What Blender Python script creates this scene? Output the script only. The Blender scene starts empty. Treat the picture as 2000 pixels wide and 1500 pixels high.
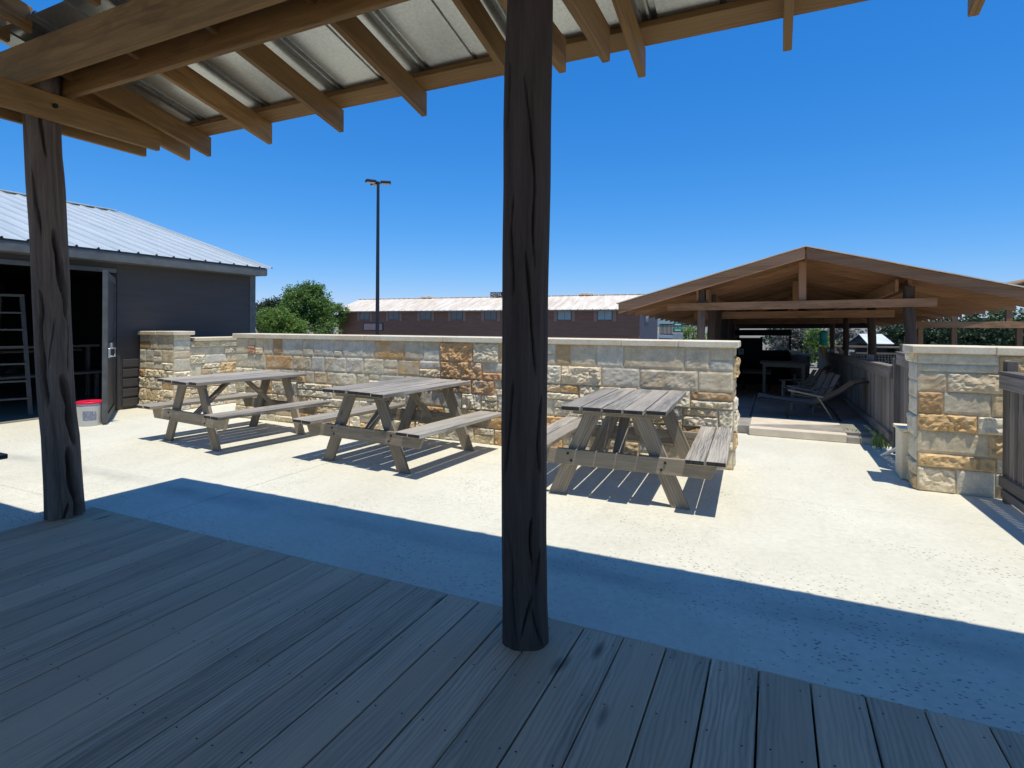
import bpy, math, random
from math import radians, sin, cos, pi
from mathutils import Vector, Matrix, noise, Euler

SC = bpy.context.scene
COL = SC.collection

# ------------------------------------------------------------------ camera
H = 1.5
YAW = radians(25.1)
cd = bpy.data.cameras.new("camera")
cam = bpy.data.objects.new("camera", cd)
COL.objects.link(cam)
cd.sensor_width = 36.0
cd.lens = 36.0 * 1090 / 2000
cd.shift_y = -116.0 / 2000
cd.clip_start = 0.05
cd.clip_end = 6000
cam.matrix_world = (Matrix.Translation((0, 0, H)) @ Matrix.Rotation(YAW, 4, 'Z')
                    @ Matrix.Rotation(radians(90), 4, 'X') @ Matrix.Rotation(radians(0.3), 4, 'Z'))
SC.camera = cam

# ------------------------------------------------------------------ sky and sun
SUN = Vector((0.205, -0.158, 1.0)).normalized()      # towards the sun
W = bpy.data.worlds.new("World")
SC.world = W
W.use_nodes = True
nt = W.node_tree
bg = nt.nodes['Background']
sky = nt.nodes.new('ShaderNodeTexSky')
sky.sky_type = 'NISHITA'
sky.sun_disc = False
sky.sun_elevation = math.asin(SUN.z)
sky.sun_rotation = math.atan2(SUN.x, SUN.y)
sky.altitude = 300
sky.air_density = 1.0
sky.dust_density = 0.0
sky.ozone_density = 6.0
hs = nt.nodes.new('ShaderNodeHueSaturation')
hs.inputs['Saturation'].default_value = 1.25
nt.links.new(sky.outputs[0], hs.inputs['Color'])
sep = nt.nodes.new('ShaderNodeSeparateColor')         # grade towards the even azure of a dry noon sky
com = nt.nodes.new('ShaderNodeCombineColor')
nt.links.new(hs.outputs[0], sep.inputs[0])
for ch, (pw, gain) in enumerate(((1.0, 0.80), (0.70, 1.58), (0.55, 3.08))):
    p_ = nt.nodes.new('ShaderNodeMath'); p_.operation = 'POWER'; p_.inputs[1].default_value = pw
    q_ = nt.nodes.new('ShaderNodeMath'); q_.operation = 'MULTIPLY'; q_.inputs[1].default_value = gain
    nt.links.new(sep.outputs[ch], p_.inputs[0]); nt.links.new(p_.outputs[0], q_.inputs[0])
    nt.links.new(q_.outputs[0], com.inputs[ch])
nt.links.new(com.outputs[0], bg.inputs[0])
bg.inputs[1].default_value = 0.1
sd = bpy.data.lights.new("sun", 'SUN')
sun = bpy.data.objects.new("sun", sd)
COL.objects.link(sun)
sd.energy = 4.2
sd.angle = radians(0.53)
sd.color = (1.0, 0.96, 0.88)
sun.location = (0, 0, 30)
sun.rotation_euler = SUN.to_track_quat('Z', 'Y').to_euler()
SC.view_settings.view_transform = 'Standard'
SC.view_settings.look = 'None'
SC.view_settings.exposure = 0.12
SC.view_settings.gamma = 1.0
SC.cycles.max_bounces = 8
SC.cycles.use_denoising = True

# ------------------------------------------------------------------ materials
class NT:
    """tiny helper for node graphs"""
    def __init__(s, name, rough=0.8, metal=0.0):
        s.m = bpy.data.materials.new(name)
        s.m.use_nodes = True
        s.t = s.m.node_tree
        s.b = s.t.nodes['Principled BSDF']
        s.b.inputs['Roughness'].default_value = rough
        s.b.inputs['Metallic'].default_value = metal
    def n(s, typ, **kw):
        x = s.t.nodes.new(typ)
        for k, v in kw.items():
            setattr(x, k, v)
        return x
    def l(s, a, b):
        s.t.links.new(a, b)
    def attr(s, name):
        return s.n('ShaderNodeAttribute', attribute_name=name)
    def coord(s):
        return s.n('ShaderNodeTexCoord').outputs['Object']
    def gen(s):
        return s.n('ShaderNodeNewGeometry').outputs['Position']
    def mapv(s, vec, scale=(1, 1, 1), loc=(0, 0, 0)):
        m = s.n('ShaderNodeMapping')
        m.inputs['Scale'].default_value = scale
        m.inputs['Location'].default_value = loc
        s.l(vec, m.inputs['Vector'])
        return m.outputs[0]
    def noise(s, vec, scale=1.0, detail=4, rough=0.55, dist=0.0):
        x = s.n('ShaderNodeTexNoise')
        x.inputs['Scale'].default_value = scale
        x.inputs['Detail'].default_value = detail
        x.inputs['Roughness'].default_value = rough
        x.inputs['Distortion'].default_value = dist
        if vec is not None: s.l(vec, x.inputs['Vector'])
        return x.outputs[0]
    def voro(s, vec, scale=1.0, feat='F1', rnd=1.0):
        x = s.n('ShaderNodeTexVoronoi', feature=feat)
        x.inputs['Scale'].default_value = scale
        x.inputs['Randomness'].default_value = rnd
        s.l(vec, x.inputs['Vector'])
        return x.outputs['Distance']
    def ramp(s, fac, stops, interp='LINEAR'):
        r = s.n('ShaderNodeValToRGB')
        r.color_ramp.interpolation = interp
        e = r.color_ramp.elements
        while len(e) < len(stops): e.new(0.5)
        for i, (p, c) in enumerate(stops):
            e[i].position = p
            e[i].color = (c, c, c, 1) if not hasattr(c, '__len__') else (*c, 1)
        s.l(fac, r.inputs[0])
        return r.outputs[0]
    def mix(s, fac, a, b, mode='MIX'):
        x = s.n('ShaderNodeMix', data_type='RGBA', blend_type=mode)
        if hasattr(fac, 'links'): s.l(fac, x.inputs[0])
        else: x.inputs[0].default_value = fac
        for v, i in ((a, 6), (b, 7)):
            if hasattr(v, 'links'): s.l(v, x.inputs[i])
            else: x.inputs[i].default_value = (v, v, v, 1) if not hasattr(v, '__len__') else (*v, 1)
        return x.outputs[2]
    def math(s, op, a, b=0.0):
        x = s.n('ShaderNodeMath', operation=op)
        for v, i in ((a, 0), (b, 1)):
            if hasattr(v, 'links'): s.l(v, x.inputs[i])
            else: x.inputs[i].default_value = v
        return x.outputs[0]
    def color(s, c):
        if hasattr(c, 'links'): s.l(c, s.b.inputs['Base Color'])
        else: s.b.inputs['Base Color'].default_value = (*c, 1)
    def rough(s, r):
        s.l(r, s.b.inputs['Roughness'])
    def bump(s, h, strength=0.3, dist=0.01):
        x = s.n('ShaderNodeBump')
        x.inputs['Strength'].default_value = strength
        x.inputs['Distance'].default_value = dist
        s.l(h, x.inputs['Height'])
        s.l(x.outputs[0], s.b.inputs['Normal'])

def wood(name, dark, light, tint=None, rough=0.8, streak=1.0, knots=0.05, vmin=0.75, vmax=1.2, bump=0.35, ring=True):
    """grain runs along the first axis of the per-vertex attribute 'grain'; 'var' varies board by board"""
    s = NT(name, rough)
    g = s.attr('grain').outputs['Vector']
    v = s.attr('var').outputs['Fac']
    fine = s.noise(s.mapv(g, (3.0, 90, 90)), 1.0, 6, 0.65)
    broad = s.noise(s.mapv(g, (0.9, 13, 13)), 1.0, 4, 0.6, 0.6)
    fac = s.mix(0.5, fine, broad)
    c = s.ramp(fac, [(0.32, dark), (0.68, light)])
    if ring:
        wv = s.n('ShaderNodeTexWave', wave_type='BANDS', bands_direction='Y')
        wv.inputs['Scale'].default_value = 9.0
        wv.inputs['Distortion'].default_value = 9.0
        wv.inputs['Detail'].default_value = 3
        wv.inputs['Detail Scale'].default_value = 0.9
        s.l(s.mapv(g, (0.35, 1.6, 1.6)), wv.inputs['Vector'])
        c = s.mix(0.4 * streak, c, s.ramp(wv.outputs[0], [(0.1, 0.45), (0.6, 1.0)]), 'MULTIPLY')
    if tint:
        big = s.noise(s.mapv(g, (0.5, 3, 3)), 1.0, 3, 0.5)
        c = s.mix(s.ramp(big, [(0.42, 0.0), (0.66, 0.8)]), c, tint)
    if knots:
        kd = s.voro(s.mapv(g, (1.3, 4.5, 4.5)), 1.0)
        c = s.mix(s.ramp(kd, [(knots * 0.5, 0.85), (knots * 1.6, 0.0)]), c, tuple(x * 0.3 for x in dark))
    vv = s.ramp(v, [(0.0, vmin), (1.0, vmax)])
    c = s.mix(1.0, c, vv, 'MULTIPLY')
    s.color(c)
    s.bump(fac, bump, 0.004)
    return s.m

def plain(name, c, rough=0.6, metal=0.0, var=0.12, scale=6.0, bump=0.0):
    s = NT(name, rough, metal)
    n = s.noise(s.coord(), scale, 4)
    s.color(s.mix(1.0, c, s.ramp(n, [(0.3, 1 - var), (0.7, 1 + var)]), 'MULTIPLY'))
    if bump: s.bump(s.noise(s.coord(), scale * 8, 4), bump, 0.01)
    return s.m

M = {}
M['deck'] = wood('weathered_deck_wood', (0.40, 0.28, 0.175), (0.78, 0.575, 0.375), tint=(0.66, 0.46, 0.285), rough=0.75, knots=0.08, vmin=0.80, vmax=1.08, bump=0.5)
M['table'] = wood('grey_weathered_wood', (0.075, 0.065, 0.05), (0.59, 0.535, 0.44), tint=(0.41, 0.35, 0.27), rough=0.85, streak=1.3, knots=0.05, vmin=0.8, vmax=1.1, bump=0.8)
M['leg'] = wood('greenish_weathered_wood', (0.14, 0.112, 0.078), (0.47, 0.385, 0.275), tint=(0.34, 0.28, 0.195), rough=0.85, streak=1.2, vmin=0.75, vmax=1.15, bump=0.7)
M['endgrain'] = plain('blackened_end_grain', (0.035, 0.032, 0.03), 0.95, var=0.5, scale=40, bump=0.4)
M['pine'] = wood('pine_rafters', (0.18, 0.09, 0.026), (0.46, 0.25, 0.082), tint=(0.31, 0.18, 0.06), rough=0.7, knots=0.06, vmin=0.8, vmax=1.2)
M['pav'] = wood('stained_pavilion_wood', (0.20, 0.09, 0.036), (0.52, 0.275, 0.125), tint=(0.40, 0.21, 0.115), rough=0.75, vmin=0.7, vmax=1.2)
M['pavdeck'] = wood('pavilion_ceiling_boards', (0.22, 0.115, 0.038), (0.46, 0.27, 0.10), tint=(0.36, 0.22, 0.08), rough=0.75, vmin=0.6, vmax=1.25)
M['fence'] = wood('grey_fence_wood', (0.10, 0.084, 0.068), (0.33, 0.28, 0.23), rough=0.9, knots=0, vmin=0.6, vmax=1.3, ring=False)
M['chair'] = wood('brown_chair_wood', (0.15, 0.12, 0.09), (0.38, 0.31, 0.23), rough=0.85, knots=0, ring=False)
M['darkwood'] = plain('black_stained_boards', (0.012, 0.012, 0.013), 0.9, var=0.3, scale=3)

s = NT('concrete', 0.85)                                   # pale broom-finished concrete with pits
p = s.gen()
big = s.noise(p, 0.55, 5, 0.6)
mid = s.noise(s.mapv(p, (2.2, 1.2, 1)), 1.6, 6, 0.65)
c = s.mix(s.ramp(big, [(0.35, 0.0), (0.7, 1.0)]), (0.605, 0.57, 0.44), (0.705, 0.675, 0.54))
c = s.mix(s.ramp(mid, [(0.5, 0.0), (0.75, 0.6)]), c, (0.53, 0.51, 0.40))
pit = s.voro(s.mapv(p, (26, 44, 26)), 1.0)
dens = s.noise(s.mapv(p, (1, 1, 1), (3.3, 1.7, 0)), 0.9, 4, 0.6)
sepy = s.n('ShaderNodeSeparateXYZ'); s.l(p, sepy.inputs[0])
near = s.ramp(s.math('MULTIPLY', sepy.outputs[1], 0.1), [(0.24, 0.075), (0.42, 0.045), (0.55, 0.0)])
thr = s.math('ADD', s.math('MULTIPLY', s.math('SUBTRACT', dens, 0.36), 0.9), near)
pm = s.math('LESS_THAN', pit, s.math('MULTIPLY', thr, 0.75))
c = s.mix(s.math('MULTIPLY', pm, 0.75), c, (0.13, 0.12, 0.11))
xx = s.n('ShaderNodeSeparateXYZ'); s.l(p, xx.inputs[0])
fr = s.noise(p, 22, 3)
c = s.mix(1.0, c, s.ramp(fr, [(0.3, 0.93), (0.7, 1.05)]), 'MULTIPLY')
# damp drip stain under the porch eave
dl = s.math('ABSOLUTE', s.math('SUBTRACT', sepy.outputs[1], 3.28))
dn = s.noise(s.mapv(p, (1.3, 3.0, 1)), 1.0, 4, 0.6)
dm = s.math('MULTIPLY', s.ramp(dl, [(0.03, 1.0), (0.17, 0.0)]), s.ramp(dn, [(0.38, 0.05), (0.62, 0.5)]))
c = s.mix(dm, c, (0.30, 0.285, 0.25))
s.color(c)
s.bump(s.mix(0.5, fr, s.math('SUBTRACT', 1.0, pm)), 0.25, 0.004)
M['concrete'] = s.m

s = NT('limestone_wall', 0.88)
c = s.attr('col').outputs['Color']
p = s.coord()
n1 = s.noise(p, 9, 5, 0.65)
n2 = s.noise(p, 55, 4, 0.6)
c = s.mix(1.0, c, s.ramp(n1, [(0.3, 0.78), (0.7, 1.15)]), 'MULTIPLY')
c = s.mix(1.0, c, s.ramp(n2, [(0.3, 0.88), (0.7, 1.08)]), 'MULTIPLY')
s.color(c)
s.bump(n2, 0.35, 0.006)
M['stone'] = s.m
M['mortar'] = plain('wall_mortar', (0.42, 0.385, 0.33), 0.95, var=0.15, scale=12, bump=0.3)
s = NT('limestone_cap', 0.8)
p = s.coord()
n1 = s.noise(p, 2.2, 5, 0.65); n2 = s.noise(p, 40, 4)
c = s.mix(s.ramp(n1, [(0.4, 0), (0.65, 1)]), (0.80, 0.70, 0.50), (0.69, 0.56, 0.36))
s.color(s.mix(1.0, c, s.ramp(n2, [(0.3, 0.9), (0.7, 1.06)]), 'MULTIPLY'))
s.bump(n2, 0.3, 0.005)
M['cap'] = s.m

s = NT('galvanised_sheet', 0.35, 0.85)
p = s.coord()
n1 = s.noise(s.mapv(p, (2.5, 1.0, 1)), 1.0, 2, 0.5); n2 = s.noise(p, 60, 3)
c = s.mix(s.ramp(n1, [(0.35, 0), (0.7, 1)]), (0.46, 0.48, 0.46), (0.60, 0.62, 0.59))
c = s.mix(1.0, c, s.ramp(n2, [(0.3, 0.88), (0.7, 1.1)]), 'MULTIPLY')
s.color(c)
s.rough(s.ramp(n1, [(0.3, 0.26), (0.7, 0.32)]))
M['galv'] = s.m

s = NT('shed_metal_roof', 0.38, 0.35)
p = s.coord()
n1 = s.noise(s.mapv(p, (0.8, 6, 0.8)), 1.0, 4, 0.6)
s.color(s.ramp(n1, [(0.35, (0.58, 0.61, 0.56)), (0.7, (0.70, 0.72, 0.66))]))
M['shedroof'] = s.m
s = NT('pale_metal_roof', 0.6)
p = s.coord()
n1 = s.noise(s.mapv(p, (2.0, 0.3, 1)), 1.0, 5, 0.65)
s.color(s.ramp(n1, [(0.35, (0.58, 0.47, 0.34)), (0.6, (0.76, 0.68, 0.55))]))
M['paleroof'] = s.m

def siding(name, c1, c2, pitch, rough=0.7):
    s = NT(name, rough)
    p = s.coord()
    z = s.n('ShaderNodeSeparateXYZ'); s.l(p, z.inputs[0])
    saw = s.math('FRACT', s.math('DIVIDE', z.outputs[2], pitch))
    n1 = s.noise(s.mapv(p, (1, 1, 14)), 1.0, 4)
    c = s.ramp(n1, [(0.3, c1), (0.7, c2)])
    s.color(c)
    s.bump(saw, 0.3, 0.015)
    return s.m
M['siding'] = siding('slate_lap_siding', (0.055, 0.050, 0.048), (0.067, 0.061, 0.058), 0.17)
M['motelwall'] = siding('maroon_lap_siding', (0.19, 0.085, 0.05), (0.26, 0.13, 0.078), 0.2)
M['motelend'] = siding('mauve_grey_boards', (0.17, 0.125, 0.12), (0.27, 0.20, 0.19), 0.3)  # paler and greyer boards than the front siding
M['trim'] = plain('grey_green_trim', (0.12, 0.13, 0.125), 0.7, var=0.2)
M['doortrim'] = plain('dark_grey_door_frame', (0.085, 0.09, 0.085), 0.7, var=0.25)
M['shutter'] = plain('dusty_brown_shutter', (0.32, 0.19, 0.145), 0.8)
M['black'] = plain('black_interior', (0.008, 0.008, 0.008), 0.95)
M['blackmetal'] = plain('black_metal', (0.02, 0.02, 0.022), 0.45, 0.3)
M['bronze'] = plain('dark_bronze_pole', (0.022, 0.024, 0.03), 0.5, 0.2)
M['dullmetal'] = plain('dim_ladder_metal', (0.10, 0.10, 0.095), 0.6, 0.2)  # darkened: the dimness inside the shed is put into the metal colour
M['lens'] = plain('lamp_lens', (0.75, 0.74, 0.7), 0.3)
M['steel'] = plain('bright_latch_steel', (0.55, 0.55, 0.53), 0.4, 0.8)
M['aluminium'] = plain('dull_aluminium', (0.33, 0.34, 0.33), 0.5, 0.3)
M['red'] = plain('red_plastic_lid', (0.62, 0.008, 0.045), 0.45, var=0.05)
M['white'] = plain('white_plastic', (0.62, 0.62, 0.60), 0.45, var=0.05)
M['labelgrey'] = plain('printed_grey_label', (0.22, 0.24, 0.30), 0.5, var=0.5, scale=60)
M['paper'] = plain('white_paper', (0.5, 0.5, 0.5), 0.8, var=0.05)
M['teal'] = plain('teal_painted_tin', (0.02, 0.30, 0.25), 0.5)
M['ochre'] = plain('ochre_painted_wood', (0.36, 0.17, 0.03), 0.6)
M['green'] = plain('green_street_sign', (0.015, 0.19, 0.12), 0.5)
M['whitepaint'] = plain('white_paint', (0.7, 0.7, 0.68), 0.6, var=0.05)
M['tan'] = plain('tan_woven_sling', (0.33, 0.19, 0.085), 0.85, var=0.2, scale=50)
M['slate'] = plain('grey_step_stone', (0.30, 0.27, 0.22), 0.85, var=0.25, scale=5, bump=0.3)
M['step'] = plain('sandstone_step', (0.66, 0.57, 0.43), 0.85, var=0.12, scale=4, bump=0.2)
s = NT('window_glass', 0.08); s.color((0.05, 0.065, 0.07)); s.b.inputs['Specular IOR Level'].default_value = 0.8
M['glass'] = s.m
M['curtain'] = plain('closed_pale_curtains', (0.30, 0.36, 0.35), 0.6, var=0.1, scale=2)
def trunk_mat(name, a, b):
    s = NT(name, 0.85)
    g = s.attr('grain').outputs['Vector']
    n1 = s.noise(s.mapv(g, (1.6, 20, 20)), 1.0, 6, 0.65)
    n2 = s.noise(s.mapv(g, (7, 120, 120)), 1.0, 4)
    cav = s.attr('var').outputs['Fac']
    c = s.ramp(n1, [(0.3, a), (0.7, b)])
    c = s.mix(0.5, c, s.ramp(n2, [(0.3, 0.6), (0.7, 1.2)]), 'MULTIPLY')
    c = s.mix(s.ramp(cav, [(0.2, 0.8), (0.6, 0.0)]), c, (0.06, 0.04, 0.03))  # hollows painted darker with depth, standing in for their shade
    s.color(c)
    s.bump(s.mix(0.5, n1, n2), 0.5, 0.01)
    return s.m
M['trunk'] = trunk_mat('cedar_trunk', (0.085, 0.058, 0.042), (0.24, 0.175, 0.13))
M['trunkdark'] = trunk_mat('dark_cedar_trunk', (0.04, 0.024, 0.016), (0.10, 0.066, 0.047))
s = NT('tree_bark', 0.9)
s.color(s.ramp(s.noise(s.mapv(s.coord(), (8, 8, 2)), 1.0, 5), [(0.3, (0.05, 0.04, 0.032)), (0.7, (0.15, 0.125, 0.10))]))
M['bark'] = s.m
def leaf(name, a, b):
    s = NT(name, 0.6)
    v = s.attr('var').outputs['Fac']
    s.color(s.ramp(v, [(0.0, a), (1.0, b)]))
    s.b.inputs['Transmission Weight'].default_value = 0.0
    tr = s.n('ShaderNodeBsdfTranslucent')
    s.l(s.ramp(v, [(0.0, tuple(x * 1.2 for x in a)), (1.0, tuple(x * 1.3 for x in b))]), tr.inputs[0])
    mx = s.n('ShaderNodeMixShader'); mx.inputs[0].default_value = 0.3
    s.l(s.b.outputs[0], mx.inputs[1]); s.l(tr.outputs[0], mx.inputs[2])
    s.l(mx.outputs[0], s.t.nodes['Material Output'].inputs[0])
    return s.m
M['leaf'] = leaf('oak_leaves', (0.06, 0.125, 0.018), (0.18, 0.29, 0.06))
M['leafdark'] = leaf('cedar_leaves', (0.015, 0.035, 0.012), (0.05, 0.085, 0.03))
M['leafgrey'] = leaf('dry_grey_brush', (0.10, 0.10, 0.08), (0.26, 0.25, 0.21))
M['leafyellow'] = leaf('yellow_green_leaves', (0.09, 0.165, 0.02), (0.22, 0.32, 0.06))  # brighter yellow-green leaf tone
s = NT('far_ground', 0.95)
n1 = s.noise(s.gen(), 0.05, 6, 0.6)
s.color(s.ramp(n1, [(0.35, (0.16, 0.14, 0.085)), (0.65, (0.27, 0.25, 0.2))]))
M['ground'] = s.m
s = NT('hazy_hill_cover', 0.95)
n1 = s.noise(s.gen(), 0.03, 6, 0.65)
s.color(s.ramp(n1, [(0.35, (0.05, 0.085, 0.075)), (0.65, (0.12, 0.17, 0.17))]))  # bluish haze of distance put into the hill colour
M['hills'] = s.m
M['soil'] = plain('dark_garden_soil', (0.07, 0.055, 0.04), 0.95, var=0.5, scale=20, bump=0.6)

# ------------------------------------------------------------------ mesh builder
rng = random.Random(7)

class MB:
    def __init__(s):
        s.v, s.f, s.mi, s.gr, s.va, s.sm = [], [], [], [], [], []
    def add(s, verts, faces, mi=0, grain=None, var=None, smooth=False):
        o = len(s.v)
        s.v += [tuple(x) for x in verts]
        for f in faces:
            s.f.append(tuple(i + o for i in f)); s.mi.append(mi); s.sm.append(smooth)
        s.gr += grain if grain else [(x[0], x[1], x[2]) for x in verts]
        if var is None: var = rng.random()
        s.va += var if isinstance(var, list) else [var] * len(verts)
    def box(s, c, h, ax=None, b=0.004, mi=0, end=None, var=None, taper=None):
        """chamfered box: centre, half sizes along ax[0] (grain), ax[1], ax[2]"""
        ax = ax or (Vector((1, 0, 0)), Vector((0, 1, 0)), Vector((0, 0, 1)))
        c = Vector(c)
        b = min(b, min(h) * 0.45)
        off = (rng.random() * 50, rng.random() * 50, rng.random() * 50)
        vs, gr, idx = [], [], {}
        for sx in (-1, 1):
            for sy in (-1, 1):
                for sz in (-1, 1):
                    for k in range(3):
                        l = [sx * (h[0] - (0 if k == 0 else b)), sy * (h[1] - (0 if k == 1 else b)), sz * (h[2] - (0 if k == 2 else b))]
                        if taper: l = taper(l)
                        idx[(sx, sy, sz, k)] = len(vs)
                        vs.append(c + ax[0] * l[0] + ax[1] * l[1] + ax[2] * l[2])
                        gr.append((l[0] + off[0], l[1] + off[1], l[2] + off[2]))
        fs, mis = [], []
        S = (-1, 1)
        for k in range(3):
            o1, o2 = [j for j in range(3) if j != k]
            for sg in S:
                def g(a, b_):
                    t = [0, 0, 0]; t[k] = sg; t[o1] = a; t[o2] = b_
                    return idx[(*t, k)]
                fs.append([g(-1, -1), g(1, -1), g(1, 1), g(-1, 1)])
                mis.append(end if (end is not None and k == 0) else mi)
        for k in range(3):
            o1, o2 = [j for j in range(3) if j != k]
            for a in S:
                for b_ in S:
                    def g(t_, kk):
                        t = [0, 0, 0]; t[k] = t_; t[o1] = a; t[o2] = b_
                        return idx[(*t, kk)]
                    fs.append([g(-1, o1), g(1, o1), g(1, o2), g(-1, o2)]); mis.append(mi)
        for sx in S:
            for sy in S:
                for sz in S:
                    fs.append([idx[(sx, sy, sz, k)] for k in range(3)]); mis.append(mi)
        ctr = sum(vs, Vector()) / len(vs)
        o = len(s.v)
        s.v += [tuple(x) for x in vs]; s.gr += gr
        s.va += [rng.random() if var is None else var] * len(vs)
        for f, m_ in zip(fs, mis):
            p = [vs[i] for i in f]
            n = (p[1] - p[0]).cross(p[2] - p[0])
            if n.dot(sum(p, Vector()) / len(p) - ctr) < 0: f = f[::-1]
            s.f.append(tuple(i + o for i in f)); s.mi.append(m_); s.sm.append(False)
        return s
    def beam(s, a, b_, w, t, up=Vector((0, 0, 1)), **kw):
        """board from a to b; w = size along 'side', t = size along 'up-ish'"""
        a, b_ = Vector(a), Vector(b_)
        d = (b_ - a); L = d.length; d.normalize()
        side = d.cross(up)
        if side.length < 1e-4: side = d.cross(Vector((0, 1, 0)))
        side.normalize(); u = side.cross(d).normalized()
        return s.box((a + b_) / 2, (L / 2, w / 2, t / 2), (d, side, u), **kw)
    def tube(s, pts, rad, n=12, cap=True, mi=0, smooth=True):
        pts = [Vector(p) for p in pts]
        if not hasattr(rad, '__len__'): rad = [rad] * len(pts)
        vs, gr, fs = [], [], []
        L = 0
        for i, p in enumerate(pts):
            d = (pts[min(i + 1, len(pts) - 1)] - pts[max(i - 1, 0)]).normalized()
            ref = Vector((0, 0, 1)) if abs(d.z) < 0.9 else Vector((1, 0, 0))
            a = d.cross(ref).normalized(); b = d.cross(a)
            if i: L += (p - pts[i - 1]).length
            for k in range(n):
                t = 2 * pi * k / n
                vs.append(p + (a * cos(t) + b * sin(t)) * rad[i]); gr.append((L, cos(t) * rad[i], sin(t) * rad[i]))
        for i in range(len(pts) - 1):
            for k in range(n):
                fs.append((i * n + k, i * n + (k + 1) % n, (i + 1) * n + (k + 1) % n, (i + 1) * n + k))
        s.add(vs, fs, mi, gr, smooth=smooth)
        if cap:
            s.add(vs[:n], [tuple(range(n))], mi); s.add(vs[-n:], [tuple(range(n - 1, -1, -1))], mi)
        return s
    def lathe(s, c, prof, n=24, mi=0, smooth=True):
        vs, fs = [], []
        for r, z in prof:
            for k in range(n):
                t = 2 * pi * k / n
                vs.append(Vector(c) + Vector((cos(t) * r, sin(t) * r, z)))
        for i in range(len(prof) - 1):
            for k in range(n):
                fs.append((i * n + k, i * n + (k + 1) % n, (i + 1) * n + (k + 1) % n, (i + 1) * n + k))
        s.add(vs, fs, mi, smooth=smooth)
        return s
    def poly(s, vs, mi=0, var=None):
        return s.add([Vector(v) for v in vs], [tuple(range(len(vs)))], mi, var=var)
    def prism(s, poly, vec, mi=0):
        """closed extrusion of a planar polygon"""
        n = len(poly); P = [Vector(p) for p in poly]; vec = Vector(vec)
        vs = P + [p + vec for p in P]
        nrm = sum(((P[i] - P[0]).cross(P[(i + 1) % n] - P[0]) for i in range(1, n - 1)), Vector())
        flip = nrm.dot(vec) > 0
        fs = [tuple(range(n)), tuple(range(2 * n - 1, n - 1, -1))] + [(i, i + n, (i + 1) % n + n, (i + 1) % n) for i in range(n)]
        if flip: fs = [f[::-1] for f in fs]
        s.add(vs, fs, mi)
        return s
    def build(s, name, mats, parent=None, xf=None):
        me = bpy.data.meshes.new(name)
        vs = s.v if xf is None else [xf(*p) for p in s.v]
        me.from_pydata(vs, [], s.f)
        mats = mats if isinstance(mats, (list, tuple)) else [mats]
        for m in mats: me.materials.append(M[m])
        me.polygons.foreach_set('material_index', s.mi)
        me.polygons.foreach_set('use_smooth', s.sm)
        a = me.attributes.new('grain', 'FLOAT_VECTOR', 'POINT')
        a.data.foreach_set('vector', [x for g in s.gr for x in g])
        a = me.attributes.new('var', 'FLOAT', 'POINT')
        a.data.foreach_set('value', s.va)
        me.update()
        o = bpy.data.objects.new(name, me)
        COL.objects.link(o)
        if parent is not None: o.parent = parent
        return o

def tag(o, label=None, cat=None, group=None, kind=None):
    if label: o['label'] = label
    if cat: o['category'] = cat
    if group: o['group'] = group
    if kind: o['kind'] = kind
    return o
def empty(name, loc=(0, 0, 0), rz=0.0):
    o = bpy.data.objects.new(name, None)
    COL.objects.link(o)
    o.location = loc; o.rotation_euler = (0, 0, rz); o.empty_display_size = 0.2
    return o
def copy_tree(o, parent=None):
    c = o.copy(); COL.objects.link(c)
    if parent is not None: c.parent = parent
    for ch in list(o.children): copy_tree(ch, c)
    return c
V = Vector
X, Y, Z = V((1, 0, 0)), V((0, 1, 0)), V((0, 0, 1))
def rotz(v, a): return V((v[0] * cos(a) - v[1] * sin(a), v[0] * sin(a) + v[1] * cos(a), v[2]))

#@@SETTING
# ------------------------------------------------------------------ setting: ground, patio, deck
m = MB()
R_ = 2500
m.add([(-R_, -R_, -0.6), (R_, -R_, -0.6), (R_, R_, -0.6), (-R_, R_, -0.6)], [(0, 1, 2, 3)])
tag(m.build('ground', 'ground'), kind='structure')

m = MB()                                                     # concrete patio in slabs with saw-cut joints
xs = [-12.3, -9.4, -4.343, 6.0]
ys = [2.665, 5.35, 8.42]
for i in range(3):
    for j in range(2):
        x0, x1 = xs[i] + 0.006, xs[i + 1] - 0.006; y0, y1 = ys[j] + (0.004 if j else 0), ys[j + 1] - 0.004
        m.box(((x0 + x1) / 2, (y0 + y1) / 2, -0.1), ((x1 - x0) / 2, (y1 - y0) / 2, 0.1), b=0.004)
m.box((-8.6, -1.2, -0.1), (3.6, 3.86, 0.1), b=0.004)
m.box((-3.1, 5.5, -0.12), (9.2, 2.9, 0.09), b=0.004)
m.box((8.6, 2.0, -0.1), (2.59, 6.4, 0.1), b=0.004)  # unseen slab on the right, added to bounce warm light under the porch
m.box((-2.0, -8.0, -0.1), (10.2, 2.93, 0.1), b=0.004)  # unseen slab behind the deck, added to bounce warm light onto it
m.box((5.3, -1.2, -0.1), (0.69, 3.85, 0.1), b=0.004)  # unseen strip beside the deck, added with the bounce slabs
tag(m.build('patio', 'concrete'), kind='structure')

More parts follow.
